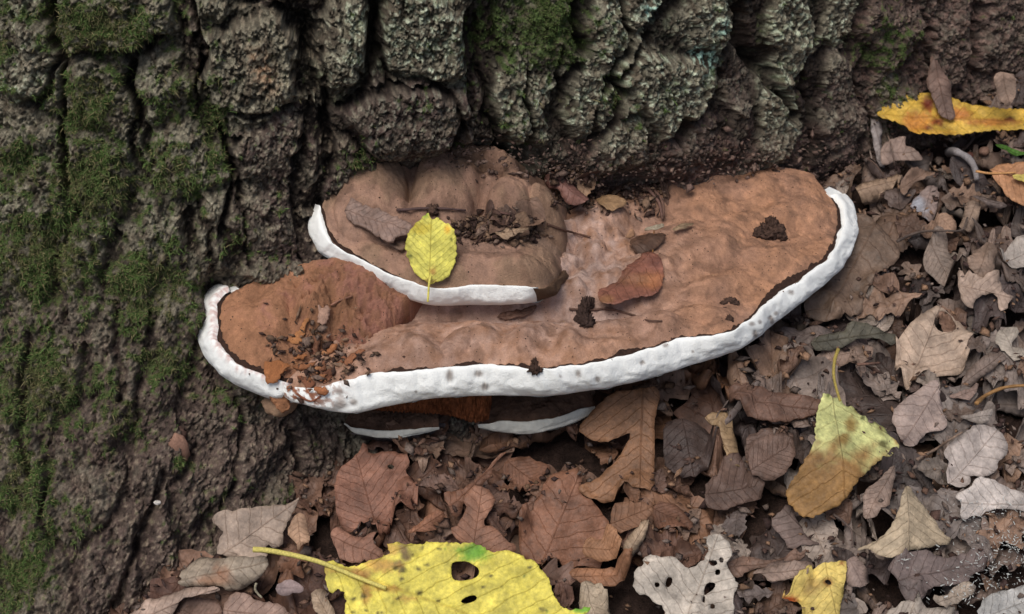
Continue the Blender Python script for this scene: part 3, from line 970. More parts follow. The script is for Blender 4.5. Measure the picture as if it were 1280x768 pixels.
ir = int(NL * .66)
parts, _ = cap_rim(T, 0, ir, 20, .005, 5, lobe_stain, lump=.7)
keep(*parts['rim'][:2])
put_in("rim", np_mesh("rim", *parts['rim']), M_RIM, lobe)
put_in("pore_surface", np_mesh("pore_surface", *parts['pore']), M_PORE, lobe)
Tg = V.reshape(-1, ML, 3)[1:-1]
put_in("dark_band", np_mesh("dark_band", *band_strip(Tg, 0, ir, ML, lambda s: np.clip(.0035 + .0022 * fbm(s * 14, s * 0, 3, 381), .001, .008) * sstep(0, .1, s), 2)), M_BAND, lobe)

# --- the upper cap
UPPER = [
    (400, 257, .050, 394, 255, .046, 420, 240, .058), (403, 268, .047, 391, 272, .039, 432, 228, .062), (408, 288, .042, 393, 296, .030, 450, 215, .066),
    (424, 308, .036, 406, 318, .022, 470, 203, .068), (468, 333, .030, 455, 348, .013, 500, 196, .068), (515, 352, .026, 505, 370, .009, 535, 192, .066),
    (545, 361, .024, 543, 381, .006, 565, 190, .064), (592, 356, .024, 592, 381, .006, 598, 188, .060), (640, 357, .024, 642, 380, .006, 632, 200, .056),
    (670, 359, .023, 672, 377, .008, 660, 222, .048), (688, 355, .019, 689, 366, .009, 686, 240, .038), (699, 346, .013, 700, 352, .006, 706, 254, .026), (706, 336, .004, 707, 338, .001, 722, 270, .012)]
cu = rows_to_ctrl(UPPER)
cu[:, 7] += .01
NU, MU = 400, 190
upper_bumps = [
    (466, 246, 46, 30, 12, 'd', -20), (444, 262, 26, 18, 9, 'd'), (495, 268, 26, 16, 8, 'd'), (552, 240, 40, 37, 17, 'd', -8), (588, 226, 40, 22, 16, 'd'), (545, 262, 36, 20, 13, 'd'),
    (580, 192, 17, 13, 11, 'd'), (592, 193, 17, 13, 12, 'd'), (604, 195, 17, 13, 12, 'd'), (616, 199, 17, 14, 13, 'd'), (627, 205, 16, 15, 13, 'd'), (636, 212, 15, 15, 13, 'd'), (642, 221, 14, 16, 12, 'd'), (645, 231, 12, 15, 10, 'd'),
    (636, 257, 31, 30, 19, 'd'), (684, 264, 30, 26, 19, 'd'), (655, 246, 20, 18, 13, 'd'),
    (555, 291, 120, 9, -4, 'g'), (470, 292, 40, 10, -3, 'g'), (610, 330, 95, 17, 6, 'a'), (660, 335, 40, 17, 4, 'a'), (500, 330, 60, 10, 3, 'a', 20), (600, 347, 90, 5, 2, 'a'), (516, 232, 7, 30, -5, 'g'), (601, 258, 7, 20, -7, 'g'), (650, 292, 50, 7, -5, 'g'), (575, 283, 40, 6, -4, 'g')]
up_shade = cap_cols(lin(150, 118, 100), lin(160, 124, 102), lin(132, 110, 88), lambda x, y, P, n1, n2: sstep(.2, .6, n1 + .3) * .5)
V, F, C, T = cap_top(cu, NU, MU, upper_bumps, .058, up_shade, lambda x, y: .0006 * fbm(x * 90, y * 90, 3, 391), skirt=.03)
keep(V, F)
upper = put_in("cap", np_mesh("cap", V, F, C), M_CAP, fungus)
upper["label"] = "topmost cap of swollen brown folds with a clean white rim"
iu = int(np.argmin(np.abs(to_px(T[:, 0:3])[0] - 673)[NU // 2:]) + NU // 2)
parts, _ = cap_rim(T, 0, iu, 22, .005, 9, None, lump=.6)
keep(*parts['rim'][:2])
put_in("rim", np_mesh("rim", *parts['rim']), M_RIM, upper)
full, _ = cap_rim(T, 0, NU, 22, .004, 9, None, lump=.6)
put_in("pore_surface", np_mesh("pore_surface", *full['pore']), M_PORE, upper)
# folded brown edge where the white margin stops
e, _ = cap_rim(T, iu - 8, NU, 14, .004, 12, lambda P, C, th: C * 0 + lin(92, 70, 54))
put_in("folded_edge", np_mesh("folded_edge", *e['rim']), M_CAP, upper)
Tg = V.reshape(-1, MU, 3)[1:-1]
put_in("dark_band", np_mesh("dark_band", *band_strip(Tg, 0, int(NU * .5), MU, lambda s: np.clip(.0028 + .0012 * fbm(s * 14, s * 0, 3, 395), .0004, .007) * sstep(1.0, .3, s), 3)), M_BAND, upper)


# ------------------------------------------------------------------ flat pieces traced by outline, on a tilted plane
def densify(pts, step):
    out = []
    for i in range(len(pts)):
        a, b = np.array(pts[i], float), np.array(pts[(i + 1) % len(pts)], float)
        n = max(1, int(round(np.linalg.norm(b - a) / step)))
        for k in range(n):
            out.append(a + (b - a) * k / n)
    return np.array(out)


def round_poly(pts, it=1):
    p = np.array(pts, float)
    for _ in range(it):
        q = np.roll(p, -1, 0)
        p = np.stack([.75 * p + .25 * q, .25 * p + .75 * q], 1).reshape(-1, 2)
    return p


def inside(pts, poly):
    x, y = pts[:, 0], pts[:, 1]
    c = np.zeros(len(pts), bool)
    j = len(poly) - 1
    for i in range(len(poly)):
        xi, yi = poly[i]; xj, yj = poly[j]
        if yi != yj:
            m = ((yi > y) != (yj > y)) & (x < (xj - xi) * (y - yi) / (yj - yi) + xi)
            c ^= m
        j = i
    return c


# height field of what lies on the ground so far
HX0, HY0, HD = -.55, -.50, .002
HNX, HNY = 640, 500
_hx, _hy = np.meshgrid(HX0 + HD * np.arange(HNX), HY0 + HD * np.arange(HNY))
HG = ground_z(_hx, _hy) - .002


def Hs(x, y):
    i = np.clip(((np.asarray(x) - HX0) / HD + .5).astype(int), 0, HNX - 1)
    j = np.clip(((np.asarray(y) - HY0) / HD + .5).astype(int), 0, HNY - 1)
    return HG[j, i]


def H_add(P, cap_h=.010):
    i = ((P[:, 0] - HX0) / HD + .5).astype(int); j = ((P[:, 1] - HY0) / HD + .5).astype(int)
    for di in (-1, 0, 1):
        for dj in (-1, 0, 1):
            ii = np.clip(i + di, 0, HNX - 1); jj = np.clip(j + dj, 0, HNY - 1)
            z = np.minimum(P[:, 2], HG[jj, ii] + cap_h)
            np.maximum.at(HG, (jj, ii), z)


def keep_off_trunk(P, gap=.004):
    ty = trunk_y(P[:, 0], P[:, 2]) - gap
    P[:, 1] = np.where(P[:, 1] > ty, ty, P[:, 1])
    return P


def on_ground(px, py, it=40):
    d = ray(px, py)
    lo, hi = .6, 1.9
    prev = lo
    for t in np.linspace(.6, 1.9, 261):
        P = CAM + d * t
        if P[2] < Hs(P[0], P[1]):
            lo, hi = prev, t
            break
        prev = t
    for _ in range(16):
        m = (lo + hi) / 2
        P = CAM + d * m
        if P[2] < Hs(P[0], P[1]): hi = m
        else: lo = m
    return CAM + d * hi


CROPS = {'A': (1000, 60, 4.518), 'B': (1040, 200, 3.842), 'C': (1000, 380, 4.268), 'D': (960, 540, 3.369), 'E': (690, 540, 3.369), 'F': (390, 480, 3.491),
         'G': (150, 600, 4.267), 'H': (680, 430, 3.556), 'I': (390, 660, 3.556), 'J': (480, 250, 5.486), 'K': (680, 200, 3.491), 'L': (310, 370, 4.52), 'M': (370, 170, 3.491), 'O': (400, 490, 3.556), 'X': (0, 0, 1.0)}


def PX(crop, pts):
    ox, oy, s = CROPS[crop]
    return [(ox + p[0] / s, oy + p[1] / s) for p in pts]


def sheet(outline, plane_p, plane_n, axis=None, holes=(), step=.0024, serr=0, jag=.0008, wrinkle=.0028, fold=None, dome=0, curl=0, seed=0, smooth_it=1, wfreq=38, extra=None):
    """Points of a traced flat piece lying on the plane through plane_p: triangulated, wrinkled, folded.  Returns V, F, luv."""
    n = np.array(plane_n, float); n /= np.linalg.norm(n)
    p0 = np.array(plane_p, float)

    def unproj(q):
        d = ray(np.array([a for a, _ in q]), np.array([b for _, b in q]))
        t = ((p0 - CAM) @ n) / (d @ n)
        return CAM + d * t[:, None]
    e1 = np.cross([0, 0, 1.0], n)
    e1 = np.array([1.0, 0, 0]) if np.linalg.norm(e1) < 1e-6 else e1 / np.linalg.norm(e1)
    e2 = np.cross(n, e1)

    def flat(q):
        w_ = unproj(q) - p0
        return np.stack([w_ @ e1, w_ @ e2], 1)
    O = flat(outline)
    O = round_poly(O, smooth_it) if smooth_it else O
    O = densify(O, step)
    area = 0.5 * np.sum(O[:, 0] * np.roll(O[:, 1], -1) - np.roll(O[:, 0], -1) * O[:, 1])
    if area < 0: O = O[::-1]
    tg = np.roll(O, -1, 0) - np.roll(O, 1, 0); tg /= np.linalg.norm(tg, axis=1, keepdims=True) + 1e-9
    nrm = np.stack([tg[:, 1], -tg[:, 0]], 1)
    ii = np.arange(len(O))
    O = O + nrm * (jag * fbm(O[:, 0] * 400 + seed, O[:, 1] * 400, 3, 401))[:, None]
    if serr:
        O = O + nrm * (serr * (((ii % 4) / 3.0) - .4))[:, None]
    loops = [O]
    for hpoly in holes:
        hp = densify(round_poly(flat(hpoly), 1), step * .8)
        loops.append(hp)
    mn, mx = O.min(0), O.max(0)
    gx, gy = np.meshgrid(np.arange(mn[0], mx[0], step), np.arange(mn[1], mx[1], step))
    r4 = np.random.default_rng(seed + 100)
    gp = np.stack([gx.ravel(), gy.ravel()], 1) + r4.uniform(-.25, .25, (gx.size, 2)) * step
    m = inside(gp, O)
    for hp in loops[1:]: m &= ~inside(gp, hp)
    gp = gp[m]
    allb = np.concatenate(loops)
    if len(gp):
        dmin = np.min(np.hypot(gp[:, None, 0] - allb[None, :, 0], gp[:, None, 1] - allb[None, :, 1]), 1)
        gp = gp[dmin > step * .55]
    pts = np.concatenate([allb, gp]); edges = []; b = 0
    for lp in loops:
        k = len(lp)
        edges += [(b + i, b + (i + 1) % k) for i in range(k)]
        b += k
    vs, _, fs, *_ = delaunay_2d_cdt([Vector(p) for p in pts], edges, [], 0, 1e-7)
    vs = np.array([(v.x, v.y) for v in vs]); fs = np.array([f for f in fs if len(f) == 3])
    ce = vs[fs].mean(1)
    m = inside(ce, O)
    for hp in loops[1:]: m &= ~inside(ce, hp)
    fs = fs[m]
    if axis is None:
        c = vs.mean(0); q = vs - c
        _, _, vt = np.linalg.svd(q, full_matrices=False)
        dr = vt[0]; t = q @ dr
        A, Bp = c + dr * t.min(), c + dr * t.max()
    else:
        A, Bp = flat(axis)
    ax = Bp - A; Lx = np.linalg.norm(ax); ax /= Lx
    u = ((vs - A) @ ax) / Lx
    v = ((vs - A) @ np.array([-ax[1], ax[0]])) / Lx
    w_ = wrinkle * fbm(vs[:, 0] * wfreq + seed * 3.1, vs[:, 1] * wfreq, 3, 411) + wrinkle * .35 * fbm(vs[:, 0] * wfreq * 4 + seed, vs[:, 1] * wfreq * 4, 2, 421)
    vmax = np.abs(v).max() + 1e-6
    w_ = w_ - dome * (v / vmax) ** 2 - curl * (2 * np.clip(u, 0, 1) - 1) ** 2
    # the blade sinks between its side veins
    w_ = w_ + .0005 * np.abs(np.sin(((u - .75 * np.abs(v)) * 8.5) * math.pi)) * min(1.0, wrinkle / .001)
    if fold is not None:
        (f1, f2), k1, k2 = fold
        a_, b_ = flat([f1, f2]); t_ = (b_ - a_) / np.linalg.norm(b_ - a_)
        dd = (vs - a_) @ np.array([-t_[1], t_[0]])
        w_ = w_ - np.where(dd > 0, k1 * dd, -k2 * dd)
    if extra is not None:
        w_ = w_ + extra(u, v)
    V = p0 + vs[:, :1] * e1 + vs[:, 1:] * e2 + n * w_[:, None]
    return V, fs, np.stack([u, v, 0 * u + (seed * .37) % 1], 1), n


def solid(o, th):
    md = o.modifiers.new("thickness", 'SOLIDIFY')
    md.thickness = th
    md.offset = 0
    return o


def tube(path, r0, r1, k=7, jitter=0.0):
    """Round twig along a path of points."""
    p = catmull(np.array(path, float), max(8, len(path) * 5)) if len(path) > 2 else np.linspace(path[0], path[1], 8)
    n = len(p)
    t = np.gradient(p, axis=0); t /= np.linalg.norm(t, axis=1, keepdims=True)
    ref = np.array([.31, .2, .93])
    a = np.cross(t, ref); a /= np.linalg.norm(a, axis=1, keepdims=True); b = np.cross(t, a)
    ang = np.arange(k) / k * 2 * np.pi
    r = np.linspace(r0, r1, n) * (1 + jitter * fbm(np.arange(n) * .45, np.zeros(n) + r0 * 9000, 2, 431))
    V = p[:, None] + r[:, None, None] * (a[:, None] * np.cos(ang)[None, :, None] + b[:, None] * np.sin(ang)[None, :, None])
    F = [tuple(f) for f in grid_faces(n, k, True)]
    # grid_faces with wrap indexes a padded array, so indices are already right
    V = V.reshape(-1, 3)
    F += [tuple(range(k))[::-1], tuple(range((n - 1) * k, n * k))]
    return V, F


def tint(V, base, blobs=(), seed=0, var=.2):
    px, py = to_px(V)
    c = np.ones((len(V), 3)) * np.asarray(base)
    n = fbm(V[:, 0] * 70 + seed, V[:, 1] * 70 + V[:, 2] * 40, 3, 441)
    n2 = fbm(V[:, 0] * 380 + seed, V[:, 1] * 380 + V[:, 2] * 200, 3, 443)
    c = c * (1 + var * n[:, None] + .10 * n2[:, None])
    for (qx, qy, rx, ry, colr, am) in blobs:
        d = ((px - qx) / rx) ** 2 + ((py - qy) / ry) ** 2
        g = (am * np.exp(-(np.clip(d * (1 + .6 * n + .5 * n2), 0, 9)) ** 2.2))[:, None]
        g = np.clip(g, 0, 1)
        c = c * (1 - g) + np.asarray(colr) * g
    return np.clip(c, .005, 1)


UPV = np.array([0, -.29, .95])
CAMV = np.array([0, -CP, SP])


def ground_leaf(name, label, crop, pts, colr, f=.4, tilt=(0, 0), free=False, axis=None, holes=(), mat=None, lift=0.0, blobs=(), petiole=None, seed=0, cat="leaf", thick=.0003, group=None, sink=.3, sub_step=.0026, petc=None, petr=.0009, grad=None, **kw):
    outl = PX(crop, pts)
    xs_, ys_ = zip(*outl)
    if mat is None and np.mean(xs_) > 900:
        colr = colr * .78 + np.mean(colr) * np.array([1.06, 1.0, .94]) * .22
    cxp, cyp = float(np.mean(xs_)), float(np.mean(ys_))
    n = UPV * (1 - f) + CAMV * f + np.array([tilt[0], tilt[1], 0])
    p0 = on_ground(cxp, min(cyp, 840)) if cyp < 840 else on_ground(cxp, 840)
    ax = PX(crop, axis) if axis else None
    hl = [PX(crop, h) for h in holes]
    if 'fold' in kw and kw['fold'] is not None:
        fo = kw['fold']; kw['fold'] = (PX(crop, fo[0]), fo[1], fo[2])
    d = ray(cxp, cyp); d /= np.linalg.norm(d)
    best = None
    s0 = lift
    V, F, luv, nn = sheet(outl, p0 - d * s0, n, ax, hl, seed=seed, step=sub_step, **kw)
    # slide towards the eye until most of it lies clear of what is below
    for k in range(30):
        sh = k * .0016
        if np.mean((V[:, 2] - d[2] * sh) < Hs(V[:, 0] - d[0] * sh, V[:, 1] - d[1] * sh)) <= sink: break
    if k: V, F, luv, nn = sheet(outl, p0 - d * (s0 + sh), n, ax, hl, seed=seed, step=sub_step, **kw)
    hv = Hs(V[:, 0], V[:, 1]) + .0006
    if not free:
        V[:, 2] = np.where(V[:, 2] < hv, hv + .15 * (V[:, 2] - hv).clip(-.004, 0), V[:, 2])
        keep_off_trunk(V)
        H_add(V)
    base = V.mean(0)
    blobs = [(PX(crop, [b[:2]])[0] + (b[2] / CROPS[crop][2], b[3] / CROPS[crop][2], b[4], b[5])) for b in blobs]
    if grad is not None:
        (g1, g2), gcol, gw = grad
        q1, q2 = np.array(PX(crop, [g1, g2]))
        gx_, gy_ = to_px(V); dv_ = (q2 - q1) / np.linalg.norm(q2 - q1)
        sd_ = -(gx_ - q1[0]) * dv_[1] + (gy_ - q1[1]) * dv_[0]
        sd_ = sd_ + gw * .9 * fbm(V[:, 0] * 90, V[:, 2] * 90 + V[:, 1] * 60, 4, 449)
        m_ = sstep(-gw, gw, sd_)[:, None]
        me_c = tint(V, colr, blobs, seed) * (1 - m_) + tint(V, gcol, (), seed + 1) * m_
    else:
        me_c = tint(V, colr, blobs, seed)
    me = np_mesh(name, V - base, F, me_c, luv)
    o = put(name, me, mat or M_LEAF)
    o.location = base
    solid(o, thick)
    tag(o, label, cat, group)
    if petiole:
        pp = PX(crop, petiole)
        nrm = n / np.linalg.norm(n)
        path = []
        for k, (a, b) in enumerate(pp):
            dd = ray(a, b); t = ((V.mean(0) + nrm * .0012 - CAM) @ nrm) / (dd @ nrm)
            q = CAM + dd * t
            q[2] = max(q[2], float(Hs(q[0], q[1])) + .0008) if k < len(pp) else q[2]
            path.append(q)
        tv, tf = tube(path, petr, petr * .7)
        pc = petc if petc is not None else colr
        put("petiole", np_mesh("petiole", tv - base, tf, np.ones((len(tv), 3)) * np.asarray(pc)), M_TWIG, o)
    return o


# ------------------------------------------------------------------ the litter: each dead leaf is draped on what lies below it
def leaf_form(kind, L, W, r):
    nu, nv = 30, 13
    u = np.linspace(0, 1, nu)[:, None]; v = np.linspace(-1, 1, nv)[None, :]
    ph = r.uniform(0, 1)
    env = np.sin(np.pi * np.clip(u, .002, .998) ** (.8 if kind != 'oak' else 1.15)) ** .7
    hw = W * env
    if kind == 'oak':
        lob = .74 + .30 * np.cos(2 * np.pi * (3.6 * u + ph + .06 * np.sign(v)))
        hw = hw * lob * (1 + 0 * v)
        lean = .25
    elif kind == 'torn':
        hw = hw * (1 + .35 * fbm(u * 5 + ph * 40, 3 * np.sign(v) + ph * 9 + 0 * u, 3, 451))
        lean = .1
    else:
        hw = hw * (1 + .05 * np.sin(u * 90)) + 0 * v
        lean = .1
    hw = np.maximum(hw + np.zeros((nu, nv)), W * .03)
    A = r.uniform(-1.0, 1.5); Bc = r.uniform(-.9, .9)
    if r.random() < .3: A = r.choice([-1, 1]) * r.uniform(1.8, 2.8)
    if abs(A) < .1: A = .1
    aa = v * A
    R = hw / abs(A)
    yy = R * np.sin(np.abs(aa)) * np.sign(v)
    zz = R * (1 - np.cos(aa)) * np.sign(A)
    xx = L * (u - .5) + lean * np.abs(v) * hw * .8
    tb = (xx / L) * Bc * 2
    zz = zz + L * .25 * Bc * (xx / L) ** 2 * 2
    zz = zz + .0052 * fbm(xx * 42 + ph * 30, yy * 42, 3, 461) + .0012 * fbm(xx * 170 + ph * 30, yy * 170, 2, 463)
    zz = zz - .0008 * np.exp(-(v / .12) ** 2)
    P = np.stack([xx, yy, zz], -1).reshape(-1, 3)
    luv = np.stack([u + 0 * v, (yy / L), 0 * yy + ph], -1).reshape(-1, 3)
    return P, grid_faces(nu, nv), luv


PAL = [lin(122, 98, 84), lin(104, 82, 72), lin(138, 110, 92), lin(92, 72, 64), lin(128, 92, 70), lin(150, 130, 114), lin(80, 64, 60), lin(116, 98, 90), lin(140, 104, 78)]
LITTER_LABELS = {'bit': ("small broken curled piece of dead leaf in the litter", "broken leaf pieces in the litter"),
                 'oak': ("dead brown oak leaf lying in the litter on the ground", "oak leaves in the litter"),
                 'torn': ("torn crumpled brown leaf lying in the litter on the ground", "torn leaves in the litter"),
                 'oval': ("oval dry brown leaf lying in the litter on the ground", "oval leaves in the litter")}


def scatter_litter(count, lo, hi, seed, region):
    r = np.random.default_rng(seed)
    made = 0; tries = 0
    while made < count and tries < count * 30:
        tries += 1
        x = r.uniform(-.30, .50); y = r.uniform(-.24, .33)
        if not region(x, y): continue
        g = float(Hs(x, y))
        if y > trunk_y(x, g + .01) - .012: continue
        px_, py_ = to_px(np.array([x, y, g]))
        if px_ < 150 or px_ > 1420 or py_ > 860: continue
        kind = r.choice(['oak', 'torn', 'oval'], p=[.42, .38, .20])
        L = r.uniform(lo, hi); W = L * r.uniform(.24, .36)
        P, F, luv = leaf_form(kind, L, W, r)
        yaw = r.uniform(0, 2 * np.pi); c, s = math.cos(yaw), math.sin(yaw)
        P = P @ np.array([[c, s, 0], [-s, c, 0], [0, 0, 1]])
        tx, ty = r.normal(0, .22, 2)
        sl = .32
        P[:, 2] += P[:, 0] * (tx + .06) + P[:, 1] * (ty + sl)
        P[:, 0] += x; P[:, 1] += y; P[:, 2] += g
        hv = Hs(P[:, 0], P[:, 1])
        off = np.percentile(hv - P[:, 2], 72)
        P[:, 2] += off
        P[:, 2] = np.where(P[:, 2] < hv + .0007, hv + .0007, P[:, 2])
        P = keep_off_trunk(P)
        H_add(P, .007)
        pc = PAL[r.integers(len(PAL))] * r.uniform(.45, 1.1)
        # paler and greyer out in the open at the lower right, browner under the shelf
        if px_ > 1000 and py_ > 450 and r.random() < .55: pc = pc * .5 + lin(150, 134, 124) * .5
        if px_ < 900: pc = pc * .5 + lin(112, 78, 60) * .5
        else: pc = pc * .72 + pc.mean() * np.array([1.06, 1.0, .94]) * .28
        n = fbm(P[:, 0] * 60, P[:, 1] * 60, 3, 471)
        base = P.mean(0)
        me = np_mesh("dead_leaf", P - base, F, np.clip(pc[None] * (1 + .3 * n[:, None]), .005, 1), luv)
        o = put("dead_leaf" if L > .03 else "leaf_fragment", me, M_LEAF); o.location = base
        lb, gr = LITTER_LABELS[kind if L > .03 else 'bit']
        tag(o, lb, "leaf", gr)
        made += 1
    return made


scatter_litter(120, .050, .082, 21, lambda x, y: True)
scatter_litter(100, .031, .05, 22, lambda x, y: True)
scatter_litter(150, .012, .029, 23, lambda x, y: True)
scatter_litter(44, .031, .052, 24, lambda x, y: x > .20 and y > .05)
scatter_litter(50, .012, .028, 25, lambda x, y: x > .19 and y > .06)
scatter_litter(22, .031, .055, 26, lambda x, y: x > .18 and y < -.03)
scatter_litter(26, .014, .028, 27, lambda x, y: x > .05 and y < -.03)

# crumbs of broken leaf and bark between them: nobody could count them
def crumbs(name, K, sampler, size, cols, seed, label):
    r = np.random.default_rng(seed)
    V = []; Cc = []
    b = sampler(r, K)
    K = len(b)
    s = r.uniform(size[0], size[1], K)[:, None]
    d1 = r.normal(0, 1, (K, 3)) * [1, 1, .45]; d1 /= np.linalg.norm(d1, axis=1, keepdims=True)
    d2 = np.cross(d1, r.normal(0, 1, (K, 3)) * .5 + [0, -.3, 1]); d2 /= np.linalg.norm(d2, axis=1, keepdims=True)
    nr = np.cross(d1, d2); nr = np.where(nr[:, 2:] < 0, -nr, nr)
    s = s * np.where(r.random((K, 1)) < .12, 1.7, .9)
    asp = r.uniform(.12, .8, K)[:, None]
    pts = [b + nr * s * .3, b + d1 * s, b + d2 * s * asp * r.uniform(.6, 1.2, (K, 1)), b - d1 * s * r.uniform(.5, 1, (K, 1)), b - d2 * s * asp, b - nr * s * .25]
    V = np.stack(pts, 1).reshape(-1, 3)
    o = np.arange(K)[:, None] * 6
    tri = [(0, 1, 2), (0, 2, 3), (0, 3, 4), (0, 4, 1), (5, 2, 1), (5, 3, 2), (5, 4, 3), (5, 1, 4)]
    F = np.concatenate([o + np.array([t]) for t in tri])
    cs = np.array(cols)[r.integers(len(cols), size=K)] * r.uniform(.6, 1.3, (K, 1))
    me = np_mesh(name, V, F, np.repeat(cs, 6, 0), smooth=False)
    return tag(put(name, me, M_CRUMB), label, "debris", kind="stuff")


def ground_sampler(r, K):
    x = r.uniform(-.28, .48, K); y = r.uniform(-.22, .32, K)
    z = Hs(x, y)
    m = y < trunk_y(x, z) - .002
    return np.stack([x, y, z + .0008], 1)[m]


crumbs("leaf_crumbs", 8000, ground_sampler, (.0012, .0048), [lin(110, 84, 70), lin(84, 64, 56), lin(134, 104, 82), lin(66, 50, 46), lin(120, 104, 94)], 31, "broken crumbs of leaf and bark scattered through the litter")


def foot_sampler(r, K):
    px_ = r.uniform(560, 1130, K); py_ = 220 - 8 * r.random(K) * 5 + r.normal(0, 10, K) - np.clip((px_ - 1040) * .4, 0, 60)
    P = on_trunk(px_, py_, .006)
    return P


crumbs("bark_crumbs", 800, foot_sampler, (.0005, .0034), [lin(110, 88, 78), lin(96, 78, 68), lin(124, 102, 90), lin(90, 72, 64)], 33, "loose bark crumbs piled along the foot of the trunk")

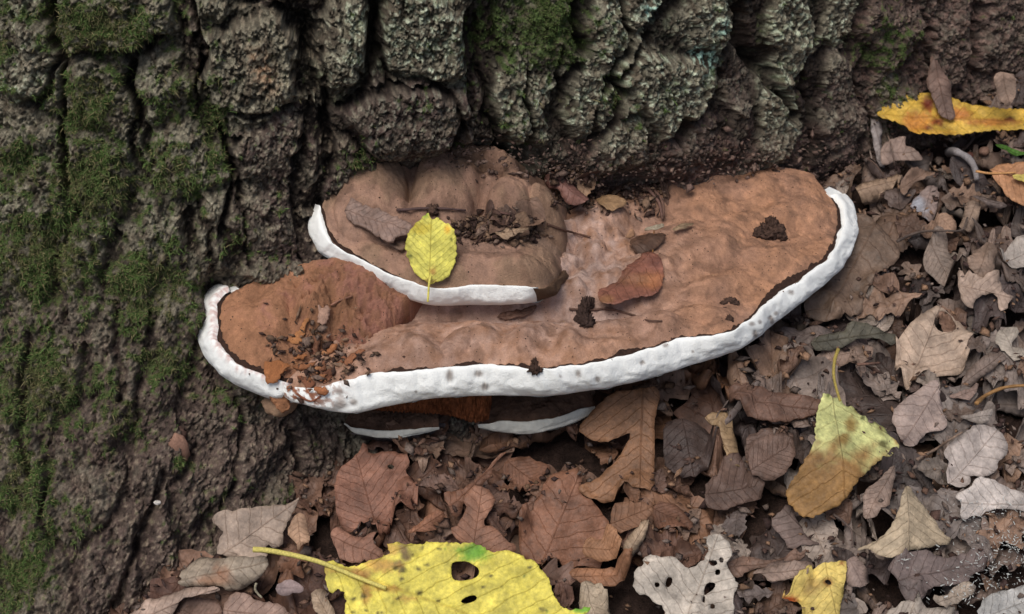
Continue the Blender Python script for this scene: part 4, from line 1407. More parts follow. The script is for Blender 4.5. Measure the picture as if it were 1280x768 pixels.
# ------------------------------------------------------------------ single leaves on the ground, each traced in its own place (lower ones first)
BR = lin(128, 94, 74); BR2 = lin(112, 84, 70); TAN = lin(160, 136, 112); GRY = lin(158, 146, 138); DKB = lin(84, 68, 62); RED = lin(126, 88, 68); PALE = lin(186, 168, 146); ORG = lin(178, 116, 62)
YEL = lin(236, 214, 62); YGR = lin(206, 214, 110); OLI = lin(88, 82, 66); GDK = lin(96, 86, 82)
LEAVES = [
    # under and in front of the shelf; its shade is put into the darker colours
    ('dead_leaf', 'dark leaf in the deep shade below the right part of the shelf', 'H', [(530, 360), (600, 330), (700, 360), (770, 440), (760, 540), (640, 610), (540, 560), (530, 470)], DKB * .7, dict(f=.3, seed=1)),
    ('dead_leaf', 'brown leaf leaning in shade right of the curled tan leaf', 'H', [(890, 410), (960, 400), (1100, 420), (1095, 480), (1070, 560), (1000, 600), (960, 610), (900, 560)], BR2 * .8, dict(f=.4, seed=2)),
    ('bark_flake', 'long flat flake of bark lying below the right shelf rim', 'H', [(820, 190), (870, 180), (980, 210), (1240, 240), (1230, 320), (1100, 345), (980, 350), (830, 290)], RED * .7, dict(f=.45, seed=3, thick=.002, wrinkle=.002, cat='bark flake')),
    ('dead_leaf', 'narrow tan leaf curled like a finger below the shelf rim', 'H', [(710, 320), (760, 300), (830, 330), (850, 390), (870, 480), (880, 560), (830, 530), (800, 470), (780, 380), (730, 350)], lin(150, 118, 78), dict(f=.5, lift=.006, dome=.006, axis=[(720, 320), (870, 560)], seed=4)),
    ('dead_leaf', 'brown wrinkled leaf between the grey holed leaf and the shaded shelf', 'E', [(430, 290), (520, 300), (560, 340), (600, 400), (570, 420), (480, 430), (420, 390)], RED * .8, dict(seed=5)),
    ('dead_leaf', 'purplish brown crumpled leaf behind the grey holed leaf', 'E', [(650, 200), (760, 150), (830, 190), (900, 240), (870, 290), (800, 300), (740, 330), (660, 330), (640, 290)], BR2 * .85, dict(seed=6, wrinkle=.003)),
    ('dead_leaf', 'broad grey-brown leaf in half shade beside the folded yellow-green leaf', 'E', [(820, 50), (880, 20), (1000, 30), (1030, 80), (1000, 160), (950, 200), (900, 210), (830, 170)], BR2, dict(seed=7)),
    ('dead_leaf', 'small rumpled red-brown leaf standing in the dark hollow under the shelf', 'F', [(840, 330), (930, 310), (1000, 340), (1050, 360), (1000, 420), (1000, 490), (930, 510), (880, 440), (830, 400)], RED * .9, dict(f=.6, seed=8)),
    ('dead_leaf', 'largest smooth red-brown oak leaf in front of the dark hollow', 'E', [(-60, 300), (-30, 200), (20, 165), (100, 165), (130, 190), (110, 260), (180, 300), (240, 380), (300, 480), (370, 560), (300, 580), (200, 580), (120, 560), (60, 580), (20, 590), (-120, 560), (-150, 420)], RED, dict(f=.5, axis=[(-60, 600), (120, 160)], seed=9, lift=.004)),
    ('dead_leaf', 'tall brown oak leaf hanging upright under the middle of the shelf', 'H', [(300, 215), (400, 200), (520, 190), (505, 280), (492, 350), (492, 500), (490, 705), (400, 690), (360, 660), (330, 690), (250, 715), (190, 700), (150, 680), (170, 640), (250, 590), (330, 510), (375, 430), (385, 385), (330, 420), (270, 437), (200, 425), (150, 370), (190, 320)], lin(128, 92, 66), dict(f=.62, axis=[(440, 200), (420, 700)], seed=10, lift=.012, wrinkle=.0015, dome=.004)),
    ('dead_leaf', 'brown leaf tip tucked below the tall hanging oak leaf', 'E', [(250, 330), (270, 290), (425, 300), (420, 340), (390, 390), (320, 430), (260, 420), (245, 395)], lin(120, 86, 64), dict(f=.6, seed=11, lift=.006)),
    ('dead_leaf', 'pale underside of a narrow curled leaf tip below the tall oak leaf', 'E', [(300, 470), (330, 430), (410, 350), (400, 430), (370, 480), (330, 540), (305, 530)], TAN, dict(f=.6, seed=12, dome=.004, lift=.006)),
    ('dead_leaf', 'small tan scrap resting on the largest red-brown oak leaf', 'E', [(120, 500), (150, 440), (200, 460), (240, 430), (280, 480), (290, 530), (220, 550), (150, 530)], lin(150, 108, 78), dict(seed=13, wrinkle=.0025)),
    ('dead_leaf', 'ragged brown leaf edge left of the grey holed leaf', 'E', [(60, 580), (150, 570), (330, 570), (340, 600), (270, 650), (170, 655), (110, 640)], lin(136, 96, 70), dict(seed=14)),
    ('dead_leaf', 'red-brown oak leaf with rounded lobes and a hole leaning on the trunk', 'F', [(215, 250), (240, 265), (245, 310), (350, 290), (410, 310), (430, 350), (400, 385), (440, 420), (460, 490), (470, 540), (440, 540), (455, 580), (430, 620), (380, 630), (335, 610), (345, 660), (280, 670), (230, 620), (210, 590), (210, 640), (150, 660), (115, 600), (100, 520), (100, 420), (120, 370), (170, 335), (210, 290)], lin(132, 92, 74), dict(f=.66, axis=[(290, 660), (200, 340)], seed=15, lift=.008, holes=[[(325, 360), (345, 350), (362, 362), (345, 378)]])),
    ('dead_leaf', 'brown strip of twisted leaf pointing up into the dark hollow', 'F', [(570, 500), (600, 480), (680, 450), (760, 380), (810, 310), (860, 295), (800, 340), (790, 390), (740, 450), (680, 480), (640, 600), (600, 560)], RED * .85, dict(f=.6, seed=16, lift=.004)),
    ('dead_leaf', 'smooth brown oak leaf with one round lobe behind the big yellow leaf', 'F', [(690, 450), (760, 450), (800, 490), (790, 540), (770, 570), (740, 620), (800, 620), (850, 690), (890, 700), (890, 740), (800, 780), (640, 690), (600, 640), (640, 610), (670, 550), (660, 500)], lin(132, 94, 74), dict(f=.55, axis=[(700, 740), (740, 460)], seed=17, lift=.006)),
    ('dead_leaf', 'slim curled brown leaf end in front of the dark hollow', 'F', [(400, 660), (480, 600), (540, 550), (580, 560), (570, 600), (520, 605), (560, 640), (480, 650)], lin(140, 96, 72), dict(f=.5, seed=18, lift=.005)),
    ('dead_leaf', 'brown leaf tip between the leaning oak leaf and the yellow leaf', 'F', [(80, 640), (120, 620), (200, 680), (290, 635), (260, 690), (320, 740), (310, 780), (130, 780), (90, 700)], lin(138, 100, 82), dict(f=.4, seed=19, lift=.003)),
    # lower left
    ('dead_leaf', 'broad pale brown leaf at the bottom left edge under the rolled leaf', 'G', [(545, 680), (600, 600), (690, 610), (720, 650), (820, 650), (900, 690), (920, 800), (545, 800)], lin(146, 120, 106), dict(seed=20)),
    ('dead_leaf', 'dark folded brown leaf under the long curled grey edge', 'G', [(310, 700), (360, 640), (420, 620), (540, 640), (545, 800), (300, 800)], lin(124, 98, 84), dict(seed=21, wrinkle=.0025)),
    ('dead_leaf', 'grey-brown oak leaf with blunt lobes leaning against the trunk foot', 'G', [(490, 220), (510, 180), (570, 155), (610, 170), (640, 150), (700, 150), (780, 135), (860, 135), (930, 115), (965, 90), (940, 150), (900, 210), (870, 280), (865, 360), (800, 360), (790, 340), (770, 360), (790, 410), (720, 430), (520, 405), (510, 370), (530, 330), (520, 310), (560, 280), (530, 260)], lin(156, 136, 120), dict(f=.6, free=True, axis=[(540, 400), (950, 110)], seed=22, lift=.034)),
    ('dead_leaf', 'rolled grey leaf with a rusty streak below the blunt-lobed oak leaf', 'G', [(310, 510), (380, 420), (420, 395), (460, 405), (560, 410), (740, 405), (790, 410), (790, 470), (740, 520), (640, 580), (560, 590), (540, 560), (440, 565), (330, 570), (300, 545), (340, 530)], lin(156, 140, 122), dict(f=.55, axis=[(310, 540), (790, 440)], dome=.009, seed=23, lift=.012, blobs=[(500, 540, 90, 30, lin(150, 108, 80), .8), (560, 500, 40, 36, lin(146, 100, 72), .7)])),
    ('dead_leaf', 'long curled grey leaf edge arching at the bottom left', 'G', [(0, 760), (60, 700), (150, 640), (260, 610), (370, 575), (480, 565), (540, 580), (500, 600), (400, 620), (330, 640), (290, 700), (270, 770), (100, 800)], lin(166, 142, 126), dict(f=.5, axis=[(60, 760), (520, 575)], dome=.006, seed=24, lift=.006)),
    ('dead_leaf', 'small tan frayed leaf scrap beside the yellow leaf stalk', 'G', [(920, 200), (960, 165), (1000, 200), (1005, 290), (1020, 330), (970, 345), (955, 390), (935, 330), (890, 280)], lin(164, 130, 104), dict(f=.6, free=True, seed=25, lift=.026, jag=.001)),
    ('dead_leaf', 'small grey-violet leaf scrap under the yellow leaf stalk', 'G', [(820, 570), (900, 530), (950, 545), (995, 590), (920, 610), (850, 620)], lin(150, 130, 126), dict(seed=26, lift=.003)),
    ('dead_leaf', 'tan crinkled leaf at the torn base of the yellow leaf', 'G', [(1010, 620), (1060, 580), (1100, 600), (1110, 650), (1150, 700), (1140, 790), (1050, 740)], lin(160, 138, 116), dict(seed=27, wrinkle=.003)),
    # right side
    ('dead_leaf', 'large smooth brown leaf tucked under the right end of the shelf', 'B', [(60, 250), (180, 260), (240, 340), (310, 420), (330, 470), (280, 520), (210, 570), (180, 640), (150, 680), (130, 768), (-100, 780), (-150, 700), (-60, 600), (0, 470)], lin(108, 84, 66), dict(f=.25, seed=28, wrinkle=.003, wfreq=30, lift=.006)),
    ('dead_leaf', 'grey flat leaf with a worn pale patch behind the shelf end', 'B', [(370, 210), (450, 130), (500, 120), (520, 170), (500, 240), (480, 310), (420, 260)], lin(140, 116, 106), dict(seed=29, blobs=[(410, 210, 40, 40, lin(160, 160, 166), .9)])),
    ('dead_leaf', 'plain tan leaf piece standing between dark stalks', 'B', [(500, 270), (530, 250), (600, 290), (600, 350), (510, 350)], lin(158, 120, 92), dict(f=.6, seed=30, lift=.004)),
    ('dead_leaf', 'light brown leaf with a rolled side above the dark round-lobed leaf', 'B', [(640, 200), (690, 190), (720, 230), (700, 310), (660, 350), (630, 330), (600, 340), (640, 260)], lin(150, 122, 100), dict(f=.5, seed=31, dome=.004, lift=.004)),
    ('dead_leaf', 'hollow curled brown leaf beside the smooth rolled tan leaf', 'B', [(320, 120), (360, 60), (420, 40), (470, 45), (500, 70), (440, 90), (390, 110), (340, 190), (320, 170)], lin(128, 98, 78), dict(f=.55, seed=32, dome=-.006, lift=.008)),
    ('dead_leaf', 'smooth tan leaf rolled into a tube behind the shelf end', 'B', [(110, 120), (200, 90), (290, 70), (330, 50), (330, 130), (250, 170), (160, 200), (125, 165)], lin(158, 126, 98), dict(f=.5, axis=[(120, 150), (330, 90)], dome=.009, seed=33, lift=.008)),
    ('dead_leaf', 'dark grey strip of leaf curling over beside the orange-brown leaf', 'B', [(660, 170), (740, 165), (810, 200), (850, 230), (790, 235), (720, 190)], lin(112, 94, 86), dict(f=.5, seed=34, dome=.004, lift=.006)),
    ('dead_leaf', 'dark olive leaf with a rounded tip above the holed oak leaf', 'B', [(450, 410), (510, 380), (545, 400), (560, 460), (610, 540), (620, 660), (560, 650), (480, 560), (430, 520)], lin(128, 108, 94), dict(seed=35, lift=.004)),
    ('dead_leaf', 'small brown oak leaf beside the big grey leaf at the right edge', 'B', [(680, 440), (720, 420), (780, 440), (790, 480), (770, 540), (720, 580), (680, 550), (640, 510)], lin(140, 112, 92), dict(seed=36, lift=.003)),
    ('dead_leaf', 'pale lobed oak leaf below the small brown oak leaf at right', 'B', [(600, 520), (650, 570), (720, 580), (790, 550), (810, 590), (830, 650), (880, 650), (850, 690), (840, 720), (800, 730), (790, 640), (720, 650), (680, 680), (670, 730), (620, 690), (610, 600)], lin(166, 138, 118), dict(seed=37, lift=.004)),
    ('dead_leaf', 'big smooth grey leaf at the right edge of the litter', 'B', [(780, 500), (830, 450), (870, 380), (922, 360), (1000, 350), (1000, 510), (922, 530), (840, 550), (800, 530)], lin(160, 146, 134), dict(f=.4, seed=38, lift=.006, axis=[(790, 520), (990, 420)])),
    ('dead_leaf', 'dark green-grey wavy leaf between shelf and holed oak leaf', 'C', [(60, 200), (130, 160), (240, 150), (260, 100), (330, 100), (440, 140), (530, 170), (500, 230), (440, 190), (380, 180), (300, 190), (230, 230), (150, 250), (60, 250)], OLI * .85, dict(f=.4, seed=39, lift=.004)),
    ('dead_leaf', 'ribbed dark brown leaf folded to the right of the holed oak leaf', 'C', [(850, 440), (900, 340), (1000, 260), (1090, 260), (1110, 320), (1050, 330), (960, 400), (880, 470)], lin(118, 98, 86), dict(f=.4, seed=40, lift=.003, dome=.004)),
    ('dead_leaf', 'pinkish grey leaf lying under the holed oak leaf', 'C', [(480, 580), (560, 510), (640, 450), (740, 390), (750, 450), (745, 500), (770, 540), (755, 580), (785, 610), (775, 680), (700, 680), (640, 720), (610, 768), (560, 800), (520, 768), (520, 690)], lin(158, 134, 122), dict(f=.35, seed=41, lift=.002)),
    ('dead_leaf', 'light brown oak leaf with a big round hole on the right slope', 'C', [(490, 260), (550, 140), (640, 60), (720, 10), (745, 20), (800, 60), (860, 110), (900, 180), (930, 200), (870, 260), (895, 300), (885, 340), (850, 380), (740, 390), (690, 410), (630, 430), (600, 420), (570, 480), (545, 440), (500, 370), (510, 320)], lin(172, 144, 120), dict(f=.45, axis=[(570, 480), (740, 30)], seed=42, lift=.006, holes=[[(710, 80), (740, 40), (790, 50), (835, 110), (825, 150), (770, 160), (720, 140)]])),
    ('dead_leaf', 'pale grey twisted leaf near the right edge beside the ribbed leaf', 'C', [(1030, 180), (1070, 130), (1150, 115), (1170, 160), (1130, 200), (1140, 230), (1195, 230), (1230, 300), (1150, 330), (1110, 290), (1060, 240)], lin(172, 156, 138), dict(f=.5, seed=43, lift=.006, wrinkle=.003)),
    ('dead_leaf', 'small dark leaf tip with a dark hollow behind it', 'C', [(770, 490), (880, 470), (960, 410), (930, 490), (890, 520)], lin(140, 112, 98), dict(f=.4, seed=44, lift=.003)),
    ('dead_leaf', 'pale leaf scrap beside the bent orange stalk', 'C', [(830, 600), (940, 590), (1020, 560), (1030, 590), (990, 650), (940, 640)], lin(158, 142, 130), dict(seed=45, lift=.003)),
    ('dead_leaf', 'light grey scalloped oak leaf on the lower right slope', 'D', [(740, 70), (820, 10), (870, -30), (960, -20), (990, 20), (1010, 70), (1000, 110), (960, 130), (970, 160), (920, 190), (850, 180), (860, 210), (820, 245), (760, 235), (740, 200), (770, 130), (740, 100)], lin(170, 154, 144), dict(f=.4, seed=46, lift=.004, axis=[(760, 230), (960, 0)])),
    ('dead_leaf', 'palest grey oak leaf with narrow lobes below the scalloped one', 'D', [(780, 270), (850, 240), (880, 190), (940, 200), (980, 230), (1078, 260), (1130, 270), (1130, 350), (1000, 320), (930, 330), (890, 360), (870, 350), (820, 375), (805, 340), (815, 300)], lin(186, 172, 162), dict(f=.45, seed=47, lift=.005, axis=[(1120, 310), (790, 300)])),
    ('dead_leaf', 'brown leaf standing upright left of the pointed tan leaf', 'D', [(400, 250), (460, 210), (530, 130), (540, 180), (520, 240), (510, 330), (440, 360), (400, 370)], lin(140, 114, 98), dict(f=.65, seed=48, lift=.005)),
    ('dead_leaf', 'brown leaf with a strong midrib below the folded yellow-green leaf', 'D', [(0, 380), (50, 340), (80, 300), (120, 370), (160, 440), (230, 490), (180, 480), (90, 500), (60, 450)], lin(116, 94, 84), dict(f=.4, seed=49, lift=.003, axis=[(230, 490), (60, 330)])),
    ('dead_leaf', 'round grey-brown leaf beside the pale yellow rolled leaf', 'D', [(330, 530), (390, 540), (440, 620), (400, 660), (340, 650), (320, 600)], lin(138, 114, 102), dict(seed=50, lift=.003, dome=.004)),
    ('dead_leaf', 'brown leaf ending at the tip of the pale yellow rolled leaf', 'D', [(-20, 560), (60, 540), (150, 540), (200, 560), (190, 580), (130, 630), (60, 620), (0, 650)], lin(132, 106, 92), dict(seed=51, lift=.003)),
    ('dead_leaf', 'pointed tan leaf folded into a peak on the lower right slope', 'D', [(580, 225), (600, 240), (690, 330), (760, 420), (810, 465), (720, 470), (660, 490), (590, 500), (540, 530), (470, 520), (430, 490), (370, 495), (450, 460), (510, 420), (550, 330), (565, 260)], lin(182, 158, 124), dict(f=.6, axis=[(580, 235), (600, 520)], seed=52, lift=.008, fold=([(582, 230), (560, 520)], .45, .25))),
    ('dead_leaf', 'dark violet-brown wrinkled leaf in front of the pointed tan leaf', 'D', [(600, 520), (680, 510), (760, 540), (840, 500), (910, 520), (930, 560), (900, 590), (860, 600), (830, 640), (760, 650), (680, 650), (660, 700), (610, 730), (560, 690), (540, 620), (490, 570), (540, 550)], lin(110, 92, 86), dict(f=.4, seed=53, lift=.005, wrinkle=.0035)),
    ('dead_leaf', 'pale leaf cut by the bottom edge below the wrinkled dark leaf', 'D', [(490, 750), (600, 740), (690, 745), (780, 730), (790, 768), (760, 830), (500, 830)], lin(166, 150, 134), dict(seed=54, lift=.003)),
    ('dead_leaf', 'ragged tan leaf edge beside the weathered grey leaf', 'D', [(680, 690), (760, 690), (830, 640), (880, 640), (870, 680), (800, 720), (740, 745)], lin(164, 144, 124), dict(seed=55, lift=.003, jag=.001)),
    ('dead_leaf', 'weathered pale grey leaf in the bottom right corner', 'D', [(890, 720), (930, 690), (975, 672), (1040, 652), (1110, 640), (1130, 820), (900, 820), (880, 770)], lin(168, 164, 158), dict(f=.4, seed=71, lift=.005, wrinkle=.004, jag=.0012)),
    ('dead_leaf', 'long pale brown leaf end right of the grey holed leaf', 'E', [(830, 600), (900, 570), (1000, 540), (1078, 560), (1078, 610), (980, 620), (910, 640), (890, 600)], lin(150, 122, 104), dict(seed=56, lift=.004)),
    ('dead_leaf', 'brown leaf touching the right side of the grey holed leaf', 'E', [(740, 540), (830, 520), (900, 545), (1060, 520), (1060, 560), (900, 570), (830, 580), (790, 620), (745, 600)], lin(128, 96, 78), dict(seed=57, lift=.003)),
    ('dead_leaf', 'grey leaf riddled with small holes at the bottom centre', 'E', [(340, 580), (390, 560), (380, 530), (430, 515), (470, 530), (510, 520), (550, 560), (560, 580), (620, 560), (650, 520), (660, 500), (645, 440), (700, 425), (740, 450), (760, 490), (755, 530), (730, 560), (770, 620), (790, 640), (765, 690), (770, 768), (760, 830), (480, 830), (470, 740), (430, 725), (400, 690), (360, 685), (335, 640), (350, 620)], lin(176, 164, 150),
     dict(f=.45, seed=58, lift=.006, jag=.0008, axis=[(560, 820), (700, 430)], sub_step=.002, holes=[[(430, 636), (450, 636), (454, 652), (434, 660)], [(484, 612), (508, 612), (506, 640), (488, 656), (476, 648)], [(640, 660), (655, 632), (690, 632), (688, 655), (660, 676), (642, 690)], [(667, 724), (686, 724), (688, 742), (668, 744)], [(652, 545), (690, 543), (698, 560), (672, 570)], [(704, 530), (722, 530), (722, 552), (704, 552)], [(686, 582), (708, 580), (708, 602), (688, 604)], [(636, 690), (646, 690), (644, 722), (634, 716)]])),
    ('dead_leaf', 'pale leaf rolled into a tube at the bottom by the yellow leaf tip', 'E', [(110, 690), (150, 670), (190, 690), (260, 768), (290, 830), (130, 830)], lin(164, 146, 124), dict(f=.5, axis=[(140, 680), (210, 830)], dome=.008, lift=.006, seed=59)),
]
for nm, lb, cr, pts, colr, kw in LEAVES:
    ground_leaf(nm, lb, cr, pts, colr, **kw)

# coloured leaves
ground_leaf('dead_leaf', 'orange-brown leaf with a toothed edge at the upper right edge', 'B', [(750, 60), (800, 20), (860, 15), (960, 10), (1010, 60), (1010, 240), (960, 230), (900, 220), (850, 190), (800, 130)], lin(184, 124, 74), f=.5, seed=60, lift=.006, serr=.0006, axis=[(770, 50), (1000, 140)],
            petiole=[(690, 55), (760, 72), (880, 75)], petc=lin(190, 140, 90))
ground_leaf('yellow_leaf', 'small pale yellow leaf bit lying on the orange-brown leaf', 'B', [(860, 85), (890, 70), (960, 60), (980, 120), (905, 105)], lin(222, 200, 110), f=.5, seed=61, lift=.003, mat=M_YELLOW)
SPOT = lin(92, 78, 34); STAIN = lin(150, 84, 44)
ground_leaf('yellow_leaf', 'orange-yellow toothed leaf lying folded at the trunk foot, upper right', 'A',
            [(430, 375), (480, 320), (540, 280), (600, 250), (680, 230), (760, 240), (850, 250), (900, 290), (980, 310), (1080, 325), (1180, 330), (1265, 335), (1330, 345), (1400, 380), (1380, 450), (1265, 468), (1120, 470), (1000, 480), (880, 495), (700, 493), (640, 490), (600, 440), (540, 420), (470, 395)],
            lin(212, 172, 74), f=.78, seed=62, free=True, lift=.055, serr=.0009, mat=M_YELLOW, axis=[(440, 376), (1390, 420)], fold=([(600, 440), (1265, 440)], .35, -.5), sub_step=.0016,
            blobs=[(720, 320, 40, 40, lin(120, 54, 34), 1), (770, 420, 40, 20, lin(110, 50, 30), 1), (720, 450, 24, 20, lin(84, 40, 26), 1), (880, 380, 90, 40, lin(176, 98, 52), .8), (660, 420, 90, 50, lin(216, 130, 60), .7), (1180, 400, 34, 12, lin(90, 54, 40), 1), (1080, 420, 150, 22, lin(196, 116, 62), .7), (720, 480, 160, 14, lin(220, 160, 60), .6)])
ground_leaf('leaf_fragment', 'brown crumpled leaf fragment standing across the orange-yellow leaf', 'A', [(735, 40), (760, 45), (800, 130), (860, 210), (850, 260), (860, 330), (880, 380), (860, 415), (800, 400), (770, 360), (745, 270), (715, 215), (725, 140)], lin(112, 84, 70), f=.85, seed=63, free=True, lift=.068, wrinkle=.0025, axis=[(750, 40), (830, 400)], jag=.0008)
ground_leaf('dead_leaf', 'grey pointed leaf standing on its edge beside the orange-yellow leaf', 'A', [(400, 370), (430, 380), (470, 430), (470, 480), (455, 560), (490, 690), (440, 660), (415, 560), (400, 470)], lin(150, 136, 130), f=.9, seed=64, free=True, lift=.035, axis=[(410, 380), (480, 690)], fold=([(420, 380), (460, 680)], .5, .2))
ground_leaf('dead_leaf', 'tan curled leaf under the left tip of the orange-yellow leaf', 'A', [(460, 540), (600, 485), (590, 540), (640, 570), (700, 620), (680, 640), (560, 620), (470, 670), (455, 640)], lin(150, 122, 106), f=.5, seed=65, lift=.006)
ground_leaf('green_leaflet', 'small fresh green leaflet at the right below the orange-yellow leaf', 'A', [(1090, 545), (1150, 555), (1230, 580), (1290, 600), (1290, 635), (1200, 600), (1120, 570)], lin(84, 122, 48), f=.5, seed=66, lift=.004, mat=M_YELLOW)
pale = ground_leaf('dead_leaf', 'pale dry leaf wedged upright in the bark at the upper right', 'A', [(1090, 150), (1140, 130), (1220, 160), (1220, 260), (1190, 330), (1150, 325), (1105, 230)], lin(158, 126, 104), f=.9, seed=67, free=True, lift=.05)
# the folded yellow-green leaf: its fold stands towards the eye
D2C = lambda p: ((p[0] / 3.369 + 960 - 1000) * 4.268, (p[1] / 3.369 + 540 - 380) * 4.268)
ygo = [(150, 440), (165, 455), (195, 455), (210, 480), (245, 475), (260, 510), (285, 525), (310, 510), (330, 545), (360, 570), (390, 570), (400, 610), (440, 600), (490, 620), (500, 660), (560, 700), (570, 730)] + [D2C(p) for p in
      [(550, 80), (480, 110), (400, 185), (380, 200), (330, 290), (250, 330), (185, 360), (140, 340), (95, 290), (85, 235), (110, 200), (150, 130), (200, 40)]] + [(80, 700), (100, 580), (130, 500)]
lowb = [D2C(p) for p in [(130, 250), (190, 180), (250, 230), (160, 310), (300, 250), (340, 210), (200, 120), (390, 190)]]
ground_leaf('yellow_leaf', 'folded yellow-green leaf with a brown lower half on the right slope', 'C', ygo, lin(206, 205, 138), f=.62, seed=68, free=True, sink=.06, lift=.010, mat=M_YELLOW, serr=.0005, sub_step=.0014, axis=[(195, 455), D2C((330, 330))],
            fold=([D2C((195, 30)), D2C((400, 195))], .5, .22), dome=.003, wrinkle=.0016, grad=((D2C((200, 60)), D2C((560, 110))), lin(156, 118, 72), 26),
            blobs=[(270, 650, 34, 50, lin(150, 110, 50), .8), (230, 720, 40, 30, lin(140, 104, 50), .8), (310, 560, 20, 24, lin(150, 130, 60), .7), (335, 610, 12, 12, lin(84, 90, 50), .9), (440, 630, 40, 50, lin(140, 130, 60), .6), (440, 745, 26, 20, lin(80, 74, 40), .9), (150, 490, 10, 16, lin(96, 110, 50), .9), (390, 630, 20, 16, lin(96, 100, 50), .8), (540, 700, 30, 60, lin(190, 130, 70), .8)],
            petiole=[(205, 240), (185, 300), (180, 380), (195, 455), (215, 520)], petc=lin(160, 140, 70), petr=.0011)
ground_leaf('yellow_leaf', 'pale yellow rolled leaf with a rusty torn tip at the bottom right', 'D', [(60, 715), (75, 690), (150, 610), (230, 550), (280, 548), (325, 545), (335, 560), (322, 650), (300, 768), (280, 850), (150, 850), (140, 768), (130, 735)], lin(222, 196, 112), f=.55, seed=69, lift=.008, mat=M_YELLOW, axis=[(240, 548), (300, 850)], dome=.006, sub_step=.0018,
            holes=[[(236, 628), (256, 620), (270, 640), (254, 646)]], blobs=[(90, 712, 40, 24, lin(164, 74, 30), 1), (180, 650, 40, 40, lin(180, 140, 80), .6), (315, 550, 12, 10, lin(140, 50, 30), .9), (250, 634, 24, 18, lin(150, 80, 40), .7)])
ground_leaf('yellow_leaf', 'large bright yellow leaf with two holes and a stalk at the bottom', 'I',
            [(55, 165), (70, 145), (100, 150), (160, 180), (210, 165), (250, 148), (300, 135), (350, 115), (330, 68), (340, 72), (385, 58), (410, 78), (450, 68), (480, 72), (520, 62), (570, 66), (610, 66), (650, 72), (690, 66), (730, 72), (770, 90), (800, 112), (850, 98), (890, 112), (935, 118), (950, 140), (990, 145), (1020, 190), (1055, 225), (1065, 290), (1100, 345), (1150, 372), (1240, 345), (1235, 372), (1180, 400), (1000, 470), (400, 500), (200, 480), (140, 384), (150, 340), (145, 285), (115, 270), (85, 300), (60, 250)],
            lin(228, 212, 96), f=.42, seed=70, lift=.010, mat=M_YELLOW, serr=.0005, sub_step=.0013, smooth_it=1, axis=[(55, 155), (960, 480)], wrinkle=.0014,
            holes=[[(618, 160), (640, 152), (690, 148), (720, 165), (745, 185), (740, 215), (700, 232), (640, 238), (620, 220)], [(658, 325), (690, 305), (725, 298), (736, 315), (715, 332), (675, 340)]],
            blobs=[(720, 105, 70, 42, lin(122, 172, 60), 1), (1200, 362, 60, 20, lin(120, 176, 60), 1), (405, 95, 22, 26, lin(140, 116, 84), .9), (420, 130, 26, 22, lin(122, 98, 70), .9), (380, 160, 30, 18, lin(120, 98, 66), .9), (300, 165, 80, 30, lin(214, 160, 84), .8), (350, 100, 40, 30, lin(214, 170, 90), .8), (230, 200, 40, 20, lin(170, 116, 64), .8), (190, 200, 26, 30, lin(176, 124, 66), .8), (240, 290, 20, 60, lin(176, 120, 60), .8), (320, 270, 60, 14, lin(184, 130, 60), .7), (430, 315, 50, 10, lin(190, 140, 66), .7), (130, 190, 60, 10, lin(186, 134, 70), .7)]
            + [(a, b, r, r * .8, lin(96, 86, 44), 1) for a, b, r in [(405, 187, 14), (370, 178, 14), (472, 183, 12), (510, 167, 10), (478, 290, 16), (400, 228, 9), (562, 324, 10), (795, 215, 10), (763, 264, 9), (838, 265, 8), (1022, 362, 10), (186, 317, 13), (232, 305, 14), (382, 312, 9), (310, 376, 10), (292, 380, 9), (240, 366, 9), (185, 372, 9), (604, 72, 8), (488, 92, 9), (565, 94, 8), (970, 178, 8), (450, 122, 8), (320, 262, 8)]],
            petiole=[(-262, 96), (-200, 100), (-100, 118), (0, 142), (70, 165), (200, 220), (330, 280)], petc=lin(206, 190, 104), petr=.0017)

# ------------------------------------------------------------------ what lies on the fungus
_vs, _fs, _o = [], [], 0
for V_, F_ in FUNGUS_TRIS:
    _vs.append(V_); _fs.append(F_ + _o); _o += len(V_)
_vs = np.concatenate(_vs); _fs = np.concatenate(_fs)
BVH = BVHTree.FromPolygons([tuple(v) for v in _vs], [tuple(f) for f in _fs.tolist()])


def cast(px, py):
    d = ray(px, py)
    h = BVH.ray_cast(Vector(CAM), Vector(d).normalized())
    if h[0] is None:
        return on_trunk(px, py)[0], np.array([0, -.6, .8])
    n = np.array(h[1])
    return np.array(h[0]), n if n[2] > 0 else -n


def cap_z(x, y, z):
    h = BVH.ray_cast(Vector((x, y, z + .02)), Vector((0, 0, -1)), .06)
    return h[0].z if h[0] is not None else -9


def rest(V, gap=.0004):
    for i in range(len(V)):
        z = cap_z(*V[i])
        if V[i, 2] < z + gap: V[i, 2] = z + gap
    return V


